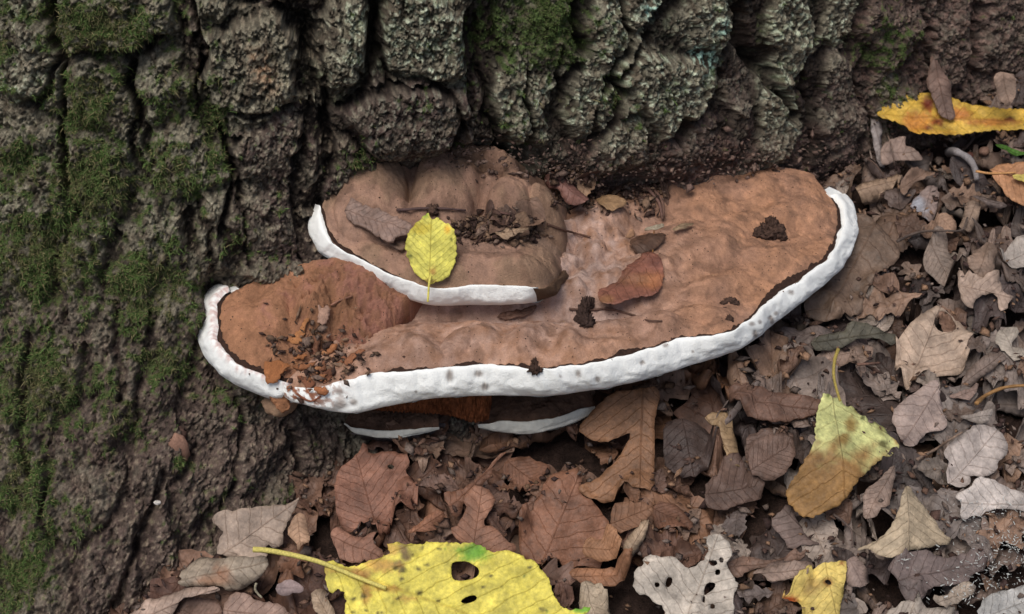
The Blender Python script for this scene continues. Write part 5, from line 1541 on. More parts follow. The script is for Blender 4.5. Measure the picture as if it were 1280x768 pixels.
def cap_leaf(name, label, crop, pts, colr, anchor, n=None, lift=.001, cat='leaf', mat=None, blobs=(), axis=None, petiole=None, petc=None, petr=.0007, thick=.0003, seed=0, drape=True, sub_step=.0018, parent=None, **kw):
    outl = PX(crop, pts)
    a = PX(crop, [anchor])[0]
    p, nn = cast(*a)
    nrm = np.array(n, float) if n is not None else (np.array([0, 0, 1]) * .7 + nn * .3)
    nrm /= np.linalg.norm(nrm)
    V, F, luv, _ = sheet(outl, p + np.array([0, 0, lift]), nrm, PX(crop, axis) if axis else None, [], seed=seed, step=sub_step, **kw)
    if drape: rest(V)
    c = tint(V, colr, [(PX(crop, [b[:2]])[0] + (b[2] / CROPS[crop][2], b[3] / CROPS[crop][2], b[4], b[5])) for b in blobs], seed)
    if parent is not None:
        o = put_in(name, np_mesh(name, V, F, c, luv), mat or M_LEAF, parent)
        solid(o, thick)
        return o
    base = V.mean(0)
    o = put(name, np_mesh(name, V - base, F, c, luv), mat or M_LEAF)
    o.location = base
    solid(o, thick)
    tag(o, label, cat)
    if petiole:
        path = []
        for q in PX(crop, petiole):
            d = ray(*q); t = ((p + nrm * (lift + .0012) - CAM) @ nrm) / (d @ nrm)
            path.append(CAM + d * t)
        tv, tf = tube(path, petr, petr * .7)
        put('petiole', np_mesh('petiole', tv - base, tf, np.ones((len(tv), 3)) * (petc if petc is not None else colr)), M_TWIG, o)
    return o


cap_leaf('yellow_leaf', 'bright yellow oval leaf lying across the rim of the topmost cap', 'J',
         [(300, 85), (275, 110), (225, 160), (170, 210), (140, 300), (150, 350), (180, 440), (210, 500), (250, 540), (300, 562), (325, 580), (400, 553), (440, 530), (470, 470), (495, 390), (497, 300), (485, 220), (450, 170), (400, 150), (370, 112), (340, 140), (315, 115)],
         lin(228, 218, 104), (320, 420), n=(0, -.74, .67), lift=.010, mat=M_YELLOW, serr=.0005, seed=81, sub_step=.0012, axis=[(310, 570), (325, 100)], dome=.002, drape=False, wrinkle=.0007,
         blobs=[(285, 100, 20, 24, lin(150, 180, 60), .9), (435, 205, 24, 34, lin(228, 178, 62), .9), (335, 490, 22, 22, lin(196, 140, 70), .8), (180, 388, 13, 11, lin(96, 104, 40), 1), (465, 270, 8, 12, lin(110, 110, 44), 1), (245, 195, 60, 40, lin(226, 200, 66), .7), (300, 560, 60, 16, lin(150, 110, 54), .8), (230, 270, 8, 8, lin(120, 120, 40), .8), (210, 230, 8, 8, lin(120, 120, 40), .8)],
         petiole=[(320, 520), (310, 570), (304, 640), (300, 700)], petc=lin(214, 200, 96), petr=.0008)
cap_leaf('dead_leaf', 'red-brown leaf with a thin stalk lying on the widest cap', 'K',
         [(235, 600), (240, 585), (290, 545), (330, 530), (350, 480), (400, 445), (440, 420), (475, 418), (505, 440), (522, 480), (520, 530), (505, 575), (470, 600), (420, 605), (380, 615), (330, 640), (290, 650), (245, 640)],
         lin(132, 86, 70), (420, 560), lift=.002, seed=82, axis=[(472, 415), (240, 620)], serr=.0004, wrinkle=.001, curl=-.003,
         blobs=[(470, 530, 60, 40, lin(152, 98, 64), .8), (400, 520, 60, 30, lin(146, 102, 72), .6), (270, 610, 40, 20, lin(150, 108, 70), .6), (490, 450, 40, 30, lin(104, 66, 56), .7)],
         petiole=[(455, 470), (472, 415), (478, 360), (480, 310)], petc=lin(130, 90, 50), petr=.0006)
cap_leaf('dead_leaf', 'curled olive-brown leaf scrap in the debris behind the cap folds', 'K', [(220, 180), (250, 155), (310, 150), (360, 170), (360, 195), (320, 215), (290, 240)], lin(138, 108, 78), (300, 200), n=(0, -.5, .85), lift=.006, seed=83)
cap_leaf('dead_leaf', 'dark brown leaf arched in the debris behind the cap folds', 'K', [(0, 70), (40, 55), (95, 70), (140, 100), (185, 140), (200, 180), (150, 195), (95, 170), (60, 120), (10, 105)], lin(122, 86, 76), (90, 120), n=(0, -.35, .93), lift=.004, dome=.005, seed=84)
cap_leaf('dead_leaf', 'dark leaf rolled over with a folded tan flap near the red-brown leaf', 'K', [(380, 330), (440, 315), (510, 310), (535, 335), (500, 370), (440, 390), (395, 385), (375, 360)], lin(88, 64, 50), (450, 360), lift=.004, dome=.006, seed=85, axis=[(375, 360), (535, 330)])
cap_leaf('leaf_fragment', 'tan triangular leaf flap beside the dark rolled leaf', 'K', [(350, 345), (385, 290), (400, 320), (395, 340)], lin(176, 134, 102), (380, 335), n=(.2, -.7, .7), lift=.004, seed=86)
cap_leaf('leaf_fragment', 'grey fringed leaf strip above the stalk of the red-brown leaf', 'K', [(430, 300), (480, 282), (525, 275), (520, 300), (470, 306)], lin(150, 138, 118), (480, 295), n=(0, -.6, .8), lift=.004, seed=87, jag=.0008)
cap_leaf('leaf_fragment', 'narrow grey-brown leaf splinter pointing right from the debris', 'K', [(555, 310), (590, 290), (650, 270), (655, 280), (610, 305), (575, 318)], lin(146, 122, 96), (600, 300), lift=.003, seed=88)
cap_leaf('bark_flake', 'grey-brown weathered flake of wood lying on the topmost cap', 'M', [(215, 345), (225, 310), (250, 290), (310, 312), (400, 340), (470, 370), (515, 395), (505, 430), (440, 440), (420, 470), (380, 460), (320, 410), (250, 385)], lin(134, 110, 98), (330, 370), n=(-.1, -.45, .9), lift=.004, cat='bark flake', thick=.0022, seed=89, wrinkle=.0016, wfreq=120, jag=.0012, axis=[(220, 330), (500, 420)])
cap_leaf('bark_flake', 'small pale wood chip below the weathered flake on the topmost cap', 'M', [(400, 470), (450, 455), (480, 470), (470, 500), (430, 492)], lin(128, 104, 88), (440, 480), lift=.002, cat='bark flake', thick=.0015, seed=90, jag=.0008)
cap_leaf('leaf_fragment', 'crisp grey leaf scrap on the crumb heap of the topmost cap', 'J', [(770, 195), (830, 185), (930, 200), (1010, 195), (960, 225), (900, 240), (830, 285), (790, 260), (765, 230)], lin(150, 124, 100), (860, 230), n=(0, -.6, .8), lift=.005, seed=91, wrinkle=.002, jag=.001)
cap_leaf('leaf_fragment', 'upright ragged leaf scrap at the right end of the crumb heap', 'J', [(850, 130), (900, 105), (970, 75), (985, 100), (1000, 140), (1010, 190), (950, 210), (900, 190), (860, 160)], lin(120, 94, 74), (930, 190), n=(0, -.8, .5), lift=.004, seed=92, wrinkle=.002, jag=.001)
cap_leaf('leaf_fragment', 'dark papery leaf strip in the gap below the topmost cap', 'H', [(-180, -140), (-120, -150), (-40, -168), (-30, -160), (-70, -125), (-150, -112), (-220, -108)], lin(112, 84, 70), (-140, -98), n=(0, -.3, .95), lift=.003, seed=93, drape=False)

# broken crust between the left lobe and the wide cap
CRUST = [([(210, 250), (290, 195), (330, 120), (345, 125), (320, 215), (290, 270), (240, 272)], 'tan curled piece of crust standing on edge', (176, 120, 78), (0, -.75, .6)),
         ([(90, 375), (150, 368), (225, 375), (235, 400), (200, 430), (180, 470), (150, 500), (110, 500), (90, 450)], 'flat smooth piece of crust beside the rim', (160, 104, 66), (0, -.55, .8)),
         ([(440, 290), (500, 270), (508, 290), (480, 325), (445, 330)], None, (166, 110, 74), (0, -.6, .7)),
         ([(260, 350), (325, 322), (332, 340), (300, 358)], None, (160, 104, 66), (0, -.5, .8)),
         ([(380, 520), (440, 515), (460, 535), (430, 565), (395, 555)], None, (168, 108, 72), (0, -.8, .6)),
         ([(250, 400), (330, 385), (390, 370), (360, 410), (300, 430)], None, (140, 92, 62), (0, -.6, .7)),
         ([(280, 455), (340, 460), (380, 490), (340, 545), (320, 500)], None, (126, 82, 60), (0, -.8, .6)),
         ([(415, 440), (470, 410), (490, 430), (470, 500), (430, 510)], None, (110, 72, 54), (.2, -.8, .5)),
         ([(370, 210), (400, 250), (405, 330), (380, 340), (375, 270)], None, (120, 82, 62), (.5, -.7, .4)),
         ([(540, 370), (580, 330), (640, 300), (660, 310), (600, 365), (560, 395)], None, (150, 100, 72), (0, -.5, .8)),
         ([(500, 380), (530, 350), (560, 345), (540, 390)], None, (140, 92, 66), (0, -.6, .7)),
         ([(395, 70), (440, 60), (470, 75), (460, 120), (420, 170), (395, 150)], 'pale papery scrap of crust', (176, 140, 120), (0, -.6, .7)),
         ([(120, 510), (180, 500), (225, 560), (235, 640), (200, 660), (150, 620), (118, 570)], 'thin hanging flap of crust at the break', (150, 104, 74), (0, -.95, .3))]
rk = np.random.default_rng(91)
for k in range(16):
    cx_, cy_ = rk.normal(330, 95), rk.normal(435, 55)
    a_ = np.sort(rk.uniform(0, 6.28, 6)); r_ = rk.uniform(10, 34)
    CRUST.append(([(cx_ + r_ * rk.uniform(.6, 1.3) * math.cos(t), cy_ + r_ * .75 * rk.uniform(.6, 1.3) * math.sin(t)) for t in a_], None, [(150, 100, 68), (128, 86, 64), (166, 116, 80), (104, 72, 56)][k % 4], (rk.normal(0, .3), -.6 + rk.normal(0, .2), .75)))
for k, (pts, lb, c, n) in enumerate(CRUST):
    o = cap_leaf('crust_flake', None, 'L', pts, lin(*c), tuple(np.mean(np.array(pts), 0)), n=n, lift=.004 if k != 12 else .002, mat=M_CAP, thick=.0008, seed=120 + k, parent=fungus, dome=.0012, drape=k != 12, smooth_it=0, jag=.0012, wrinkle=.0016, wfreq=110, sub_step=.0011)
    if lb: o["label"] = lb


def blob(c, r, seed, amp=.35, sub=3, sq=(1, 1, 1), freq=2.2):
    """Lumpy round body: vertices and faces."""
    n, m = 8 * sub, 5 * sub
    th = np.linspace(0, 2 * np.pi, n, endpoint=False); ph = np.linspace(0.02, np.pi - .02, m)
    T_, P_ = np.meshgrid(th, ph)
    d = np.stack([np.sin(P_) * np.cos(T_), np.sin(P_) * np.sin(T_), np.cos(P_)], -1)
    k = 1 + amp * (fbm(d[..., 0] * freq + seed * 3.7 + d[..., 2] * 1.3, d[..., 1] * freq + d[..., 2] * freq * .8, 4, 481))
    V = (d * k[..., None] * np.array(sq) * r).reshape(-1, 3) + c
    F = [tuple(f) for f in np.stack([np.arange(n * m).reshape(m, n)[:-1], np.roll(np.arange(n * m).reshape(m, n), -1, 1)[:-1], np.roll(np.arange(n * m).reshape(m, n), -1, 1)[1:], np.arange(n * m).reshape(m, n)[1:]], -1).reshape(-1, 4)]
    F += [tuple(range(n))[::-1], tuple(range((m - 1) * n, m * n))]
    return V, F


def lumps(name, label, cat, items, colr, mat, lift=0.0, use=None, var=.25, parent=None, amp=.35, freq=2.2):
    VV, FF = [], []; o = 0
    for k, (qx, qy, r, sq) in enumerate(items):
        p = (use or (lambda a, b: cast(a, b)[0]))(qx, qy) + np.array([0, 0, lift + r * .5])
        v, f = blob(p, r, k + len(name) + qx * .01, sq=sq, amp=amp, freq=freq)
        VV.append(v); FF += [tuple(i + o for i in q) for q in f]; o += len(v)
    V = np.concatenate(VV)
    if parent is not None:
        return put_in(name, np_mesh(name, V, FF, tint(V, colr, (), 3, var)), mat, parent)
    b = V.mean(0)
    ob = put(name, np_mesh(name, V - b, FF, tint(V, colr, (), 3, var)), mat); ob.location = b
    return tag(ob, label, cat)


DK = lin(76, 57, 48)
lumps('soil_crumb', 'dark crumbly soil lump on the right of the widest cap', 'soil', [(948, 293, .0035, (1, 1, 1)), (955, 287, .003, (1, 1, 1.2)), (964, 282, .004, (1, 1, 1.2)), (970, 291, .0045, (1.1, 1, .9)), (960, 296, .004, (1.2, 1, .8)), (978, 297, .003, (1, 1, .8))], DK, M_CRUMB, -.001, amp=.7, freq=4)
lumps('soil_crumb', 'upright dark crumb standing in the middle of the widest cap', 'soil', [(733, 407, .0045, (1, 1, .9)), (728, 402, .0042, (.9, .9, 1.2)), (729, 396, .004, (.8, .8, 1.4)), (732, 388, .0042, (.9, .9, 1.3)), (735, 381, .0034, (1, 1, 1))], lin(66, 50, 44), M_CRUMB, 0, amp=.7, freq=4)
lumps('soil_crumb', 'scattered dark crumbs at the front edge of the right cap', 'soil', [(913, 375, .0022, (1.4, 1, .5)), (905, 378, .0018, (1.4, 1, .5)), (918, 378, .002, (1.5, 1, .5)), (912, 399, .0024, (1, 1, .8)), (906, 385, .0012, (1, 1, .6))], DK, M_CRUMB, -.001, amp=.7, freq=4)
lumps('soil_crumb', 'tiny dark crumb stuck on the front rim of the widest cap', 'soil', [(668, 464, .0030, (1, .8, .9)), (668, 455, .0022, (.8, .8, 1.3)), (662, 461, .0018, (1, 1, .7)), (675, 463, .0016, (1, 1, .7))], DK, M_CRUMB, -.0005, amp=.7, freq=4)
lumps('soil_crumb', 'small dark crumb above the bright yellow oval leaf', 'soil', [(541, 266, .0034, (1, 1, 1.0)), (536, 262, .0018, (1, 1, 1)), (545, 261, .0015, (1, 1, 1))], lin(84, 64, 54), M_CRUMB, 0, amp=.6, freq=4)


def heap_sampler(r, K):
    out = []
    for _ in range(K):
        k = r.random()
        if k < .40: q = (r.normal(612, 24), r.normal(289, 8))
        elif k < .82: q = (r.uniform(690, 830), r.normal(235, 17))
        elif k < .86: q = (r.normal(660, 16), r.normal(292, 8))
        else: q = (r.normal(402, 30), r.normal(445, 22))
        p, _ = cast(*q)
        if abs(p[2]) > .1: continue
        out.append(p + np.array([0, 0, r.uniform(0, .004)]))
    return np.array(out)


crumbs("cap_crumbs", 1500, heap_sampler, (.0009, .0042), [lin(104, 82, 66), lin(78, 58, 50), lin(130, 104, 84), lin(62, 46, 40), lin(116, 96, 84)], 35, "heaps of dry leaf crumbs lying in the hollows of the caps")


def speck_sampler(r, K):
    out = []
    for _ in range(K):
        p, n = cast(r.uniform(280, 1040), r.uniform(200, 460))
        if abs(p[2]) < .09 and n[2] > .5: out.append(p)
    return np.array(out)


crumbs("dust_specks", 420, speck_sampler, (.0003, .0009), [lin(70, 50, 42), lin(90, 66, 54), lin(170, 140, 110)], 36, "tiny dark specks scattered over the brown caps")


def twig(label, crop, pts, r0, r1, colr, src='ground', lift=.001, name='twig', cat='twig', jit=.2):
    path = []
    for a, b in PX(crop, pts):
        if src == 'ground': q = on_ground(a, b)
        elif src == 'cap': q = cast(a, b)[0]
        else: q = on_trunk(a, b, .012)[0]
        path.append(q + np.array([0, -lift * .4, lift]))
    V, F = tube(path, r0, r1, 8, jit)
    b = V.mean(0)
    o = put(name, np_mesh(name, V - b, F, tint(V, colr, (), 9, .3)), M_TWIG); o.location = b
    return tag(o, label, cat)


twig('thin straight twig lying behind the bright yellow oval leaf', 'J', [(90, 85), (150, 83), (270, 74), (420, 76), (560, 88)], .0010, .0006, lin(84, 64, 60), 'cap', .0022)
twig('short dark twig beside the crumb heap on the topmost cap', 'J', [(765, 98), (815, 106), (870, 114)], .0009, .0007, lin(84, 60, 52), 'cap', .002)
twig('thin curved stalk lying by the upright dark crumb', 'K', [(110, 655), (200, 660), (280, 655), (380, 680), (450, 705), (515, 708)], .0008, .0005, lin(104, 78, 66), 'cap', .0012)
twig('dry fibrous twig sloping through the debris behind the cap folds', 'K', [(430, 120), (470, 160), (500, 200), (515, 270)], .0012, .0008, lin(110, 82, 72), 'cap', .003)
twig('forked dark stalk beside the red-brown leaf debris', 'K', [(480, 150), (510, 190), (520, 240), (515, 275)], .0010, .0006, lin(100, 74, 62), 'cap', .004)
twig('long dark stalk crossing the debris behind the cap folds', 'K', [(15, 290), (70, 310), (140, 330), (200, 345)], .0008, .0006, lin(92, 66, 54), 'cap', .002)
twig('thin broken grass stalk lying over the rough left flesh', 'L', [(470, 60), (520, 32), (590, 8)], .0007, .0005, lin(130, 92, 74), 'cap', .0012)
twig('curved rusty stalk stuck to the broken white rim', 'L', [(275, 555), (310, 580), (360, 598), (410, 572)], .0007, .0006, lin(124, 74, 52), 'cap', .0006)
twig('thick grey bent twig on the litter below the orange-yellow leaf', 'A', [(835, 612), (880, 612), (940, 645), (975, 695), (990, 768)], .0036, .0018, lin(134, 126, 124), 'ground', .004)
twig('thin upright stalk leaning against the trunk foot at right', 'A', [(320, 410), (350, 470), (370, 520), (400, 640)], .0007, .0005, lin(150, 132, 120), 'ground', .003)
twig('thin stalk hanging beside the grey pointed leaf', 'A', [(470, 490), (510, 600), (525, 700)], .0006, .0005, lin(120, 100, 88), 'ground', .006)
twig('long thin dark stalk lying from the bark to the curled leaves', 'A', [(110, 500), (220, 550), (290, 620), (400, 670), (480, 768)], .0007, .0005, lin(96, 76, 66), 'ground', .005)
twig('long leaf stalk crossing above the dark olive leaf', 'B', [(310, 405), (370, 375), (430, 358), (540, 354), (620, 350), (645, 290)], .0010, .0006, lin(92, 78, 70), 'ground', .003)
twig('bent orange stalk near the right edge', 'C', [(935, 545), (990, 500), (1080, 462), (1195, 450), (1230, 455)], .0014, .0010, lin(150, 112, 70), 'ground', .003)
twig('short brown stalk lying over the dark wavy leaf', 'C', [(300, 338), (360, 335), (420, 330)], .0010, .0008, lin(120, 90, 76), 'ground', .003)
twig('thin dark stalk below the pointed tan leaf', 'D', [(270, 360), (310, 390), (345, 430), (350, 500)], .0007, .0005, lin(100, 84, 76), 'ground', .004)
twig('grey leaf stalk leaning beside the light grey scalloped leaf', 'D', [(620, 135), (700, 90), (760, 50), (810, 20)], .0010, .0006, lin(130, 108, 92), 'ground', .005)
twig('small curled pale stalk on the bottom left leaves', 'G', [(730, 565), (725, 595), (740, 620), (760, 640)], .0008, .0006, lin(176, 166, 140), 'ground', .003)


def ground_at(a, b): return on_ground(a, b)


lumps('seed', 'pale round seed lying below the orange-yellow leaf', 'seed', [(1230, 190, .0032, (1.2, 1, 1))], lin(140, 108, 92), M_TWIG, -.001, use=ground_at, amp=.12)
lumps('seed', 'reddish small seed beside the pale round seed', 'seed', [(1212, 195, .0026, (1, 1, 1))], lin(104, 66, 56), M_TWIG, -.001, use=ground_at, amp=.1)
lumps('lichen_crust', 'small pale crust stuck on the bark at bottom left', 'lichen', [(197, 630, .0018, (1.2, .8, .8))], lin(222, 214, 204), M_STONE, 0, use=lambda a, b: on_trunk(a, b, .012)[0], amp=.2)


def mould_sampler(r, K):
    out = []
    for cx, cy, s, w_ in [(1250, 705, 26, .4), (1240, 640, 20, .2), (1215, 735, 22, .2), (1128, 702, 8, .05), (1265, 680, 12, .15)]:
        for _ in range(int(K * w_)):
            a, b = r.normal(cx, s * 1.2), r.normal(cy, s * .7)
            out.append(on_ground(a, min(b, 800)) + np.array([0, 0, .001]))
    return np.array(out)


def mould():
    r = np.random.default_rng(44)
    b = mould_sampler(r, 620); K = len(b)
    d = r.normal(0, 1, (K, 3)); d[:, 2] = np.abs(d[:, 2]) * .5; d /= np.linalg.norm(d, axis=1, keepdims=True)
    s = np.cross(d, r.normal(0, 1, (K, 3))); s /= np.linalg.norm(s, axis=1, keepdims=True)
    L = r.uniform(.0006, .0026, K)[:, None]; wd = r.uniform(.0001, .0003, K)[:, None]
    V = np.stack([b - s * wd, b + s * wd, b + d * L + s * wd, b + d * L - s * wd], 1).reshape(-1, 3)
    F = np.arange(K * 4).reshape(-1, 4)
    me = np_mesh("mould", V, F, np.ones((K * 4, 3)) * lin(186, 186, 180), smooth=False)
    tag(put("mould", me, M_MOSS), "white threads of mould on the dark litter at bottom right", "mould", kind="stuff")


mould()

# ------------------------------------------------------------------ small brackets under the shelf and on the bark
def small_bracket(label, rows, n=160):
    c = rows_to_ctrl(rows)
    c[:, 7] += .01
    root = empty("small_bracket_fungus", tuple(c[:, 6:9].mean(0)))
    tag(root, label, "fungus", None)
    V, F, C, T = cap_top(c, n, 50, [], -.06, lambda P, dz, d: np.ones(P.shape) * lin(96, 72, 58) * (1 + .3 * fbm(P[..., 0] * 160, P[..., 1] * 160, 3, 501))[..., None], lambda x, y: .0012 * fbm(x * 120, y * 120, 3, 505), skirt=.006)
    put_in("cap", np_mesh("cap", V, F, C), M_CAP, root)
    p, _ = cap_rim(T, 0, n, 14, .0022, 3, lambda P, C, th: C * 0 + lin(206, 202, 190) * (1 + .12 * fbm(P[..., 0] * 200, P[..., 2] * 200, 3, 507))[..., None], lump=.6)
    put_in("rim", np_mesh("rim", *p['rim']), M_RIM, root)
    put_in("pore_surface", np_mesh("pore_surface", *p['pore']), M_PORE, root)


zb = -.060
small_bracket('thin white-edged bracket tucked below the left front of the shelf', [(430, 529, zb, 430, 531, zb - .002, 445, 505, zb + .006), (452, 537, zb, 453, 543, zb - .004, 470, 505, zb + .006), (490, 540, zb, 490, 547, zb - .004, 500, 505, zb + .006), (522, 537, zb, 522, 543, zb - .004, 525, 505, zb + .006), (549, 534, zb, 549, 537, zb - .002, 545, 508, zb + .006)])
small_bracket('longer white-edged bracket below the middle of the shelf', [(597, 531, zb, 598, 535, zb - .003, 620, 500, zb + .006), (628, 527, zb, 630, 541, zb - .008, 645, 500, zb + .006), (660, 528, zb, 662, 542, zb - .008, 670, 495, zb + .006), (700, 521, zb, 702, 534, zb - .007, 700, 490, zb + .006), (730, 511, zb, 733, 521, zb - .005, 722, 488, zb + .006), (743, 507, zb, 745, 512, zb - .002, 735, 488, zb + .006)])

# old rust-brown fibrous layer hanging below the front rim
def old_layer():
    top = catmull(np.array([np.concatenate([on_z(a, b, -.030), [0]]) for a, b in [(420, 512), (470, 510), (520, 503), (560, 498), (600, 497), (614, 496)]]), 200)[:, :3]
    top = top + np.array([0, .006, .003])
    rows = []
    s = np.linspace(0, 1, 200)
    drop = 1.55 * np.interp(s, [0, .2, .45, .7, .85, .97, 1], [.001, .007, .011, .015, .019, .018, .010]) + .0012 * fbm(s * 60, s * 0, 3, 511)
    for t in np.linspace(0, 1, 26):
        P = top.copy()
        P[:, 2] -= drop * t
        P[:, 1] += .003 * (t ** 2) - .002 * np.sin(t * 3.1)
        P[:, 1] -= .0016 * fbm(s * 130, s * 0 + t * 4, 4, 521) + .0008 * fbm(s * 420, s * 0 + t * 14, 2, 523)
        rows.append(P)
    back = rows[-1] + np.array([0, .03, .004])
    rows.append(back)
    Q = np.stack(rows, 1)
    C = np.ones(Q.shape) * lin(134, 78, 48) * (1 + .4 * fbm(Q[..., 0] * 300, Q[..., 2] * 120, 3, 531))[..., None]
    o = put_in("old_pore_layer", np_mesh("old_pore_layer", Q.reshape(-1, 3), grid_faces(200, 27), C.reshape(-1, 3)), M_PORE, fungus)
    o["label"] = "rust-brown fibrous old layer hanging below the front rim"


old_layer()
lumps('knob', None, None, [(348, 505, .0095, (1.1, .9, .7))], lin(164, 132, 106), M_CAP, -.008, use=lambda a, b: on_z(np.array(a), np.array(b), -.034) + np.array([0, .004, 0]), parent=fungus, amp=.15)
lumps('fibrous_lump', 'grey fuzzy lump of old growth under the thin white-edged bracket', 'fungus', [(500, 553, .011, (2.6, .8, .7)), (525, 552, .008, (1.4, .8, .8)), (478, 553, .007, (1.4, .8, .8))], lin(98, 86, 84), M_CRUMB, -.006, use=lambda a, b: on_z(np.array(a), np.array(b), -.072) + np.array([0, .014, 0]), amp=.4, freq=4)
# young bracket like a tongue on the bark
young = empty("young_bracket", tuple(on_trunk(223, 560, .01)[0]))
tag(young, "small smooth tongue-shaped young bracket on the bark at lower left", "fungus")
lumps('cap', None, None, [(223, 562, .0078, (.85, .6, 1.5))], lin(150, 114, 96), M_CAP, -.004, use=lambda a, b: on_trunk(a, b, .010)[0], parent=young, amp=.10)
lumps('stalk', None, None, [(222, 540, .0050, (1, .7, 1.0))], lin(104, 80, 70), M_CAP, -.004, use=lambda a, b: on_trunk(a, b, .007)[0], parent=young, amp=.2)

# ------------------------------------------------------------------ leaf bits in the debris behind the folds, and by the broken crust
rb = np.random.default_rng(61)
for k in range(26):
    if k < 19: qx, qy = rb.uniform(692, 835), rb.normal(235, 15)
    else: qx, qy = rb.normal(625, 26), rb.normal(287, 7)
    p, _n = cast(qx, qy)
    if abs(p[2]) > .1: continue
    L = rb.uniform(.008, .020)
    V, F, luv = leaf_form(rb.choice(['torn', 'oval']), L, L * rb.uniform(.3, .5), rb)
    ang = rb.uniform(0, 6.28); c_, s_ = math.cos(ang), math.sin(ang)
    V = V * np.array([1, 1, .8]) @ np.array([[c_, s_, 0], [-s_, c_, 0], [0, 0, 1]])
    V[:, 2] += V[:, 1] * rb.normal(.35, .4) + V[:, 0] * rb.normal(0, .3)
    V = rest(V + p + np.array([0, 0, .0025]))
    b_ = V.mean(0)
    c0 = [lin(120, 94, 78), lin(96, 72, 60), lin(146, 116, 92), lin(84, 64, 56)][rb.integers(4)]
    o = put("leaf_fragment", np_mesh("leaf_fragment", V - b_, F, tint(V, c0, (), k, .3), luv), M_LEAF); o.location = b_
    tn = "dark" if c0.mean() < .08 else "pale" if c0.mean() > .17 else "brown"
    wh = ("beside the cap folds", "above the dark rolled leaf", "at its right end")[int(np.clip((qx - 692) / 48, 0, 2))]
    tag(o, (f"{tn} {'long' if L > .014 else 'short'} leaf bit in the cap debris {wh}") if k < 19 else f"{tn} {'long' if L > .014 else 'short'} leaf bit in the crumb heap {'left' if qx < 625 else 'right'} part", "leaf", "leaf bits in the debris on the cap" if k < 19 else "leaf bits in the crumb heap")

bits = {}
for o in COL.objects:
    if o.parent is None and o.get("group", "").startswith("leaf bits"): bits.setdefault(o["label"], []).append(o)
for lb, lst in bits.items():
    lst.sort(key=lambda o: o.location.x)
    if len(lst) > 1:
        for k, o in enumerate(lst): o["label"] = lb + [", leftmost", ", second from left", ", third from left", ", last on the right"][min(k, 3)]

# ------------------------------------------------------------------ names for the litter: look, size, and the nearest leaf one can find
MARKS = [((1060, 560), 'folded yellow-green leaf'), ((1025, 735), 'pale yellow rolled leaf'), ((860, 715), 'grey holed leaf'), ((1160, 440), 'holed oak leaf'), ((550, 730), 'large yellow leaf'), ((790, 580), 'tall hanging oak leaf'),
         ((470, 615), 'leaning red-brown oak leaf'), ((315, 660), 'blunt-lobed oak leaf'), ((1190, 140), 'orange-yellow leaf'), ((1260, 240), 'orange-brown toothed leaf'), ((1265, 330), 'big grey edge leaf'), ((1050, 345), 'shelf end'),
         ((1130, 660), 'pointed tan leaf'), ((1215, 570), 'scalloped grey oak leaf'), ((1160, 700), 'wrinkled violet-brown leaf'), ((1270, 745), 'weathered grey corner leaf'), ((905, 545), 'curled finger-like leaf'), ((1085, 430), 'dark green-grey leaf'),
         ((960, 500), 'long bark flake'), ((670, 655), 'largest red-brown oak leaf'), ((240, 745), 'curled grey leaf edge'), ((1110, 235), 'tube-rolled tan leaf'), ((1200, 215), 'grey bent twig'), ((1250, 635), 'palest lobed leaf')]
bpy.context.view_layer.update()
dg = bpy.context.evaluated_depsgraph_get()
litter = [o for o in COL.objects if o.parent is None and o.type == 'MESH' and o.get("group", "").endswith("in the litter")]
rl = np.random.default_rng(77)
seen = {}
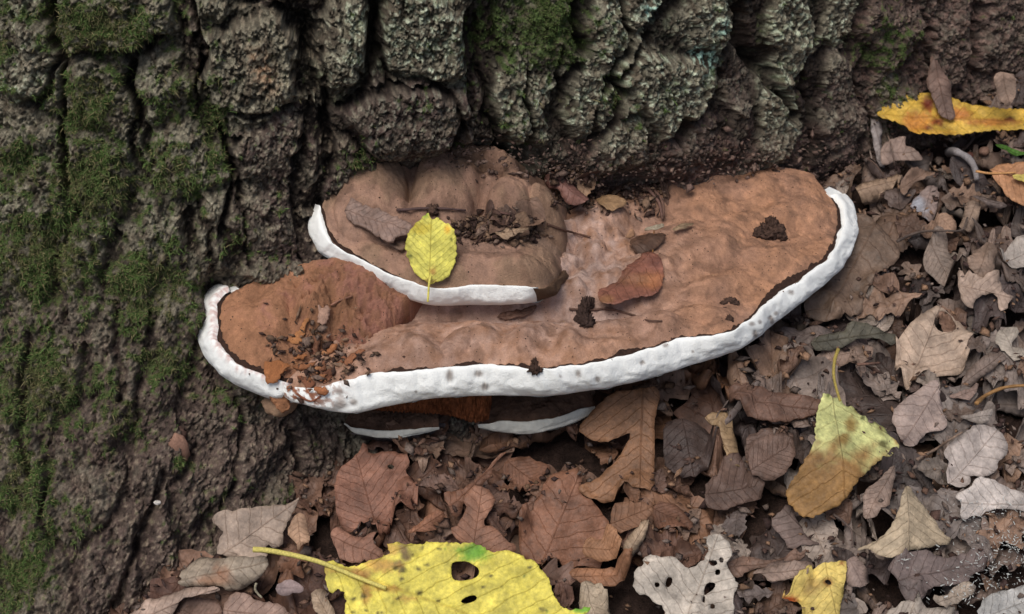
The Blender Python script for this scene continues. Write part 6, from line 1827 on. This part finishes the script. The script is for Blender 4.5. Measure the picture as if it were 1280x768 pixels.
for o in litter:
    me = o.data
    n = len(me.vertices)
    co = np.empty(n * 3, np.float32); me.vertices.foreach_get("co", co)
    W = co.reshape(-1, 3) + np.array(o.location)
    vis = 0; pts = []
    qx, qy = to_px(W)
    inside_f = (qx > 2) & (qx < 1278) & (qy > 2) & (qy < 766)
    if inside_f.any():
        for k in rl.choice(np.flatnonzero(inside_f), min(44, int(inside_f.sum())), replace=False):
            d = Vector(W[k]) - Vector(CAM); L = d.length
            hit, loc, _a, _b, ob, _m = SC.ray_cast(dg, Vector(CAM), d.normalized())
            if hit and (ob.name == o.name or (loc - Vector(CAM)).length > L - .0004):
                vis += 1; pts.append((qx[k], qy[k]))
        if vis == 0 and inside_f.mean() > .8:
            bpy.data.objects.remove(o)
            continue
    cx_, cy_ = np.mean(pts, 0) if pts else (float(qx.mean()), float(qy.mean()))
    at = np.empty(n * 4, np.float32); me.attributes["Col"].data.foreach_get("color", at)
    r_, g_, b_ = at.reshape(-1, 4)[:, :3].mean(0)
    lum_ = .3 * r_ + .6 * g_ + .1 * b_
    hue = 'reddish ' if r_ / (g_ + 1e-6) > 1.95 else ('greyish ' if r_ / (b_ + 1e-6) < 2.0 else '')
    tone = 'dark ' if lum_ < .07 else ('pale ' if lum_ > .17 else '')
    dims = max(o.dimensions)
    kind = {'o': 'lobed oak leaf', 't': 'torn leaf', 'l': 'oval leaf', 'b': 'curled leaf piece'}[{'oak leaves in the litter': 'o', 'torn leaves in the litter': 't', 'oval leaves in the litter': 'l'}.get(o["group"], 'b')]
    size = ('large ' if dims > .066 else 'small ' if dims < .042 else '') if kind != 'curled leaf piece' else ('tiny ' if dims < .02 else '')
    mk = min(MARKS, key=lambda m: (m[0][0] - cx_) ** 2 + (m[0][1] - cy_) ** 2)
    dx, dy = cx_ - mk[0][0], cy_ - mk[0][1]
    rel = ('right of' if dx > 0 else 'left of') if abs(dx) > 2.2 * abs(dy) else ('below' if dy > 0 else 'above') if abs(dy) > 2.2 * abs(dx) else (('below' if dy > 0 else 'above') + ' and ' + ('right of' if dx > 0 else 'left of'))
    dist = math.hypot(dx, dy)
    near = 'close ' if dist < 55 else ''
    lb = f"{size}{tone}{hue}brown {kind} {near}{rel} the {mk[1]}"
    seen.setdefault(lb, []).append((o, dx, dy))
for lb, lst in seen.items():
    lst.sort(key=lambda t: t[1] ** 2 + t[2] ** 2)
    for k, (o, _x, _y) in enumerate(lst):
        if len(lb.split()) > 13: lb = lb.replace("brown ", "", 1)
        o["label"] = lb if len(lst) == 1 else (lb + [", nearest one", ", second nearest", ", third nearest", ", farther off"][min(k, 3)])
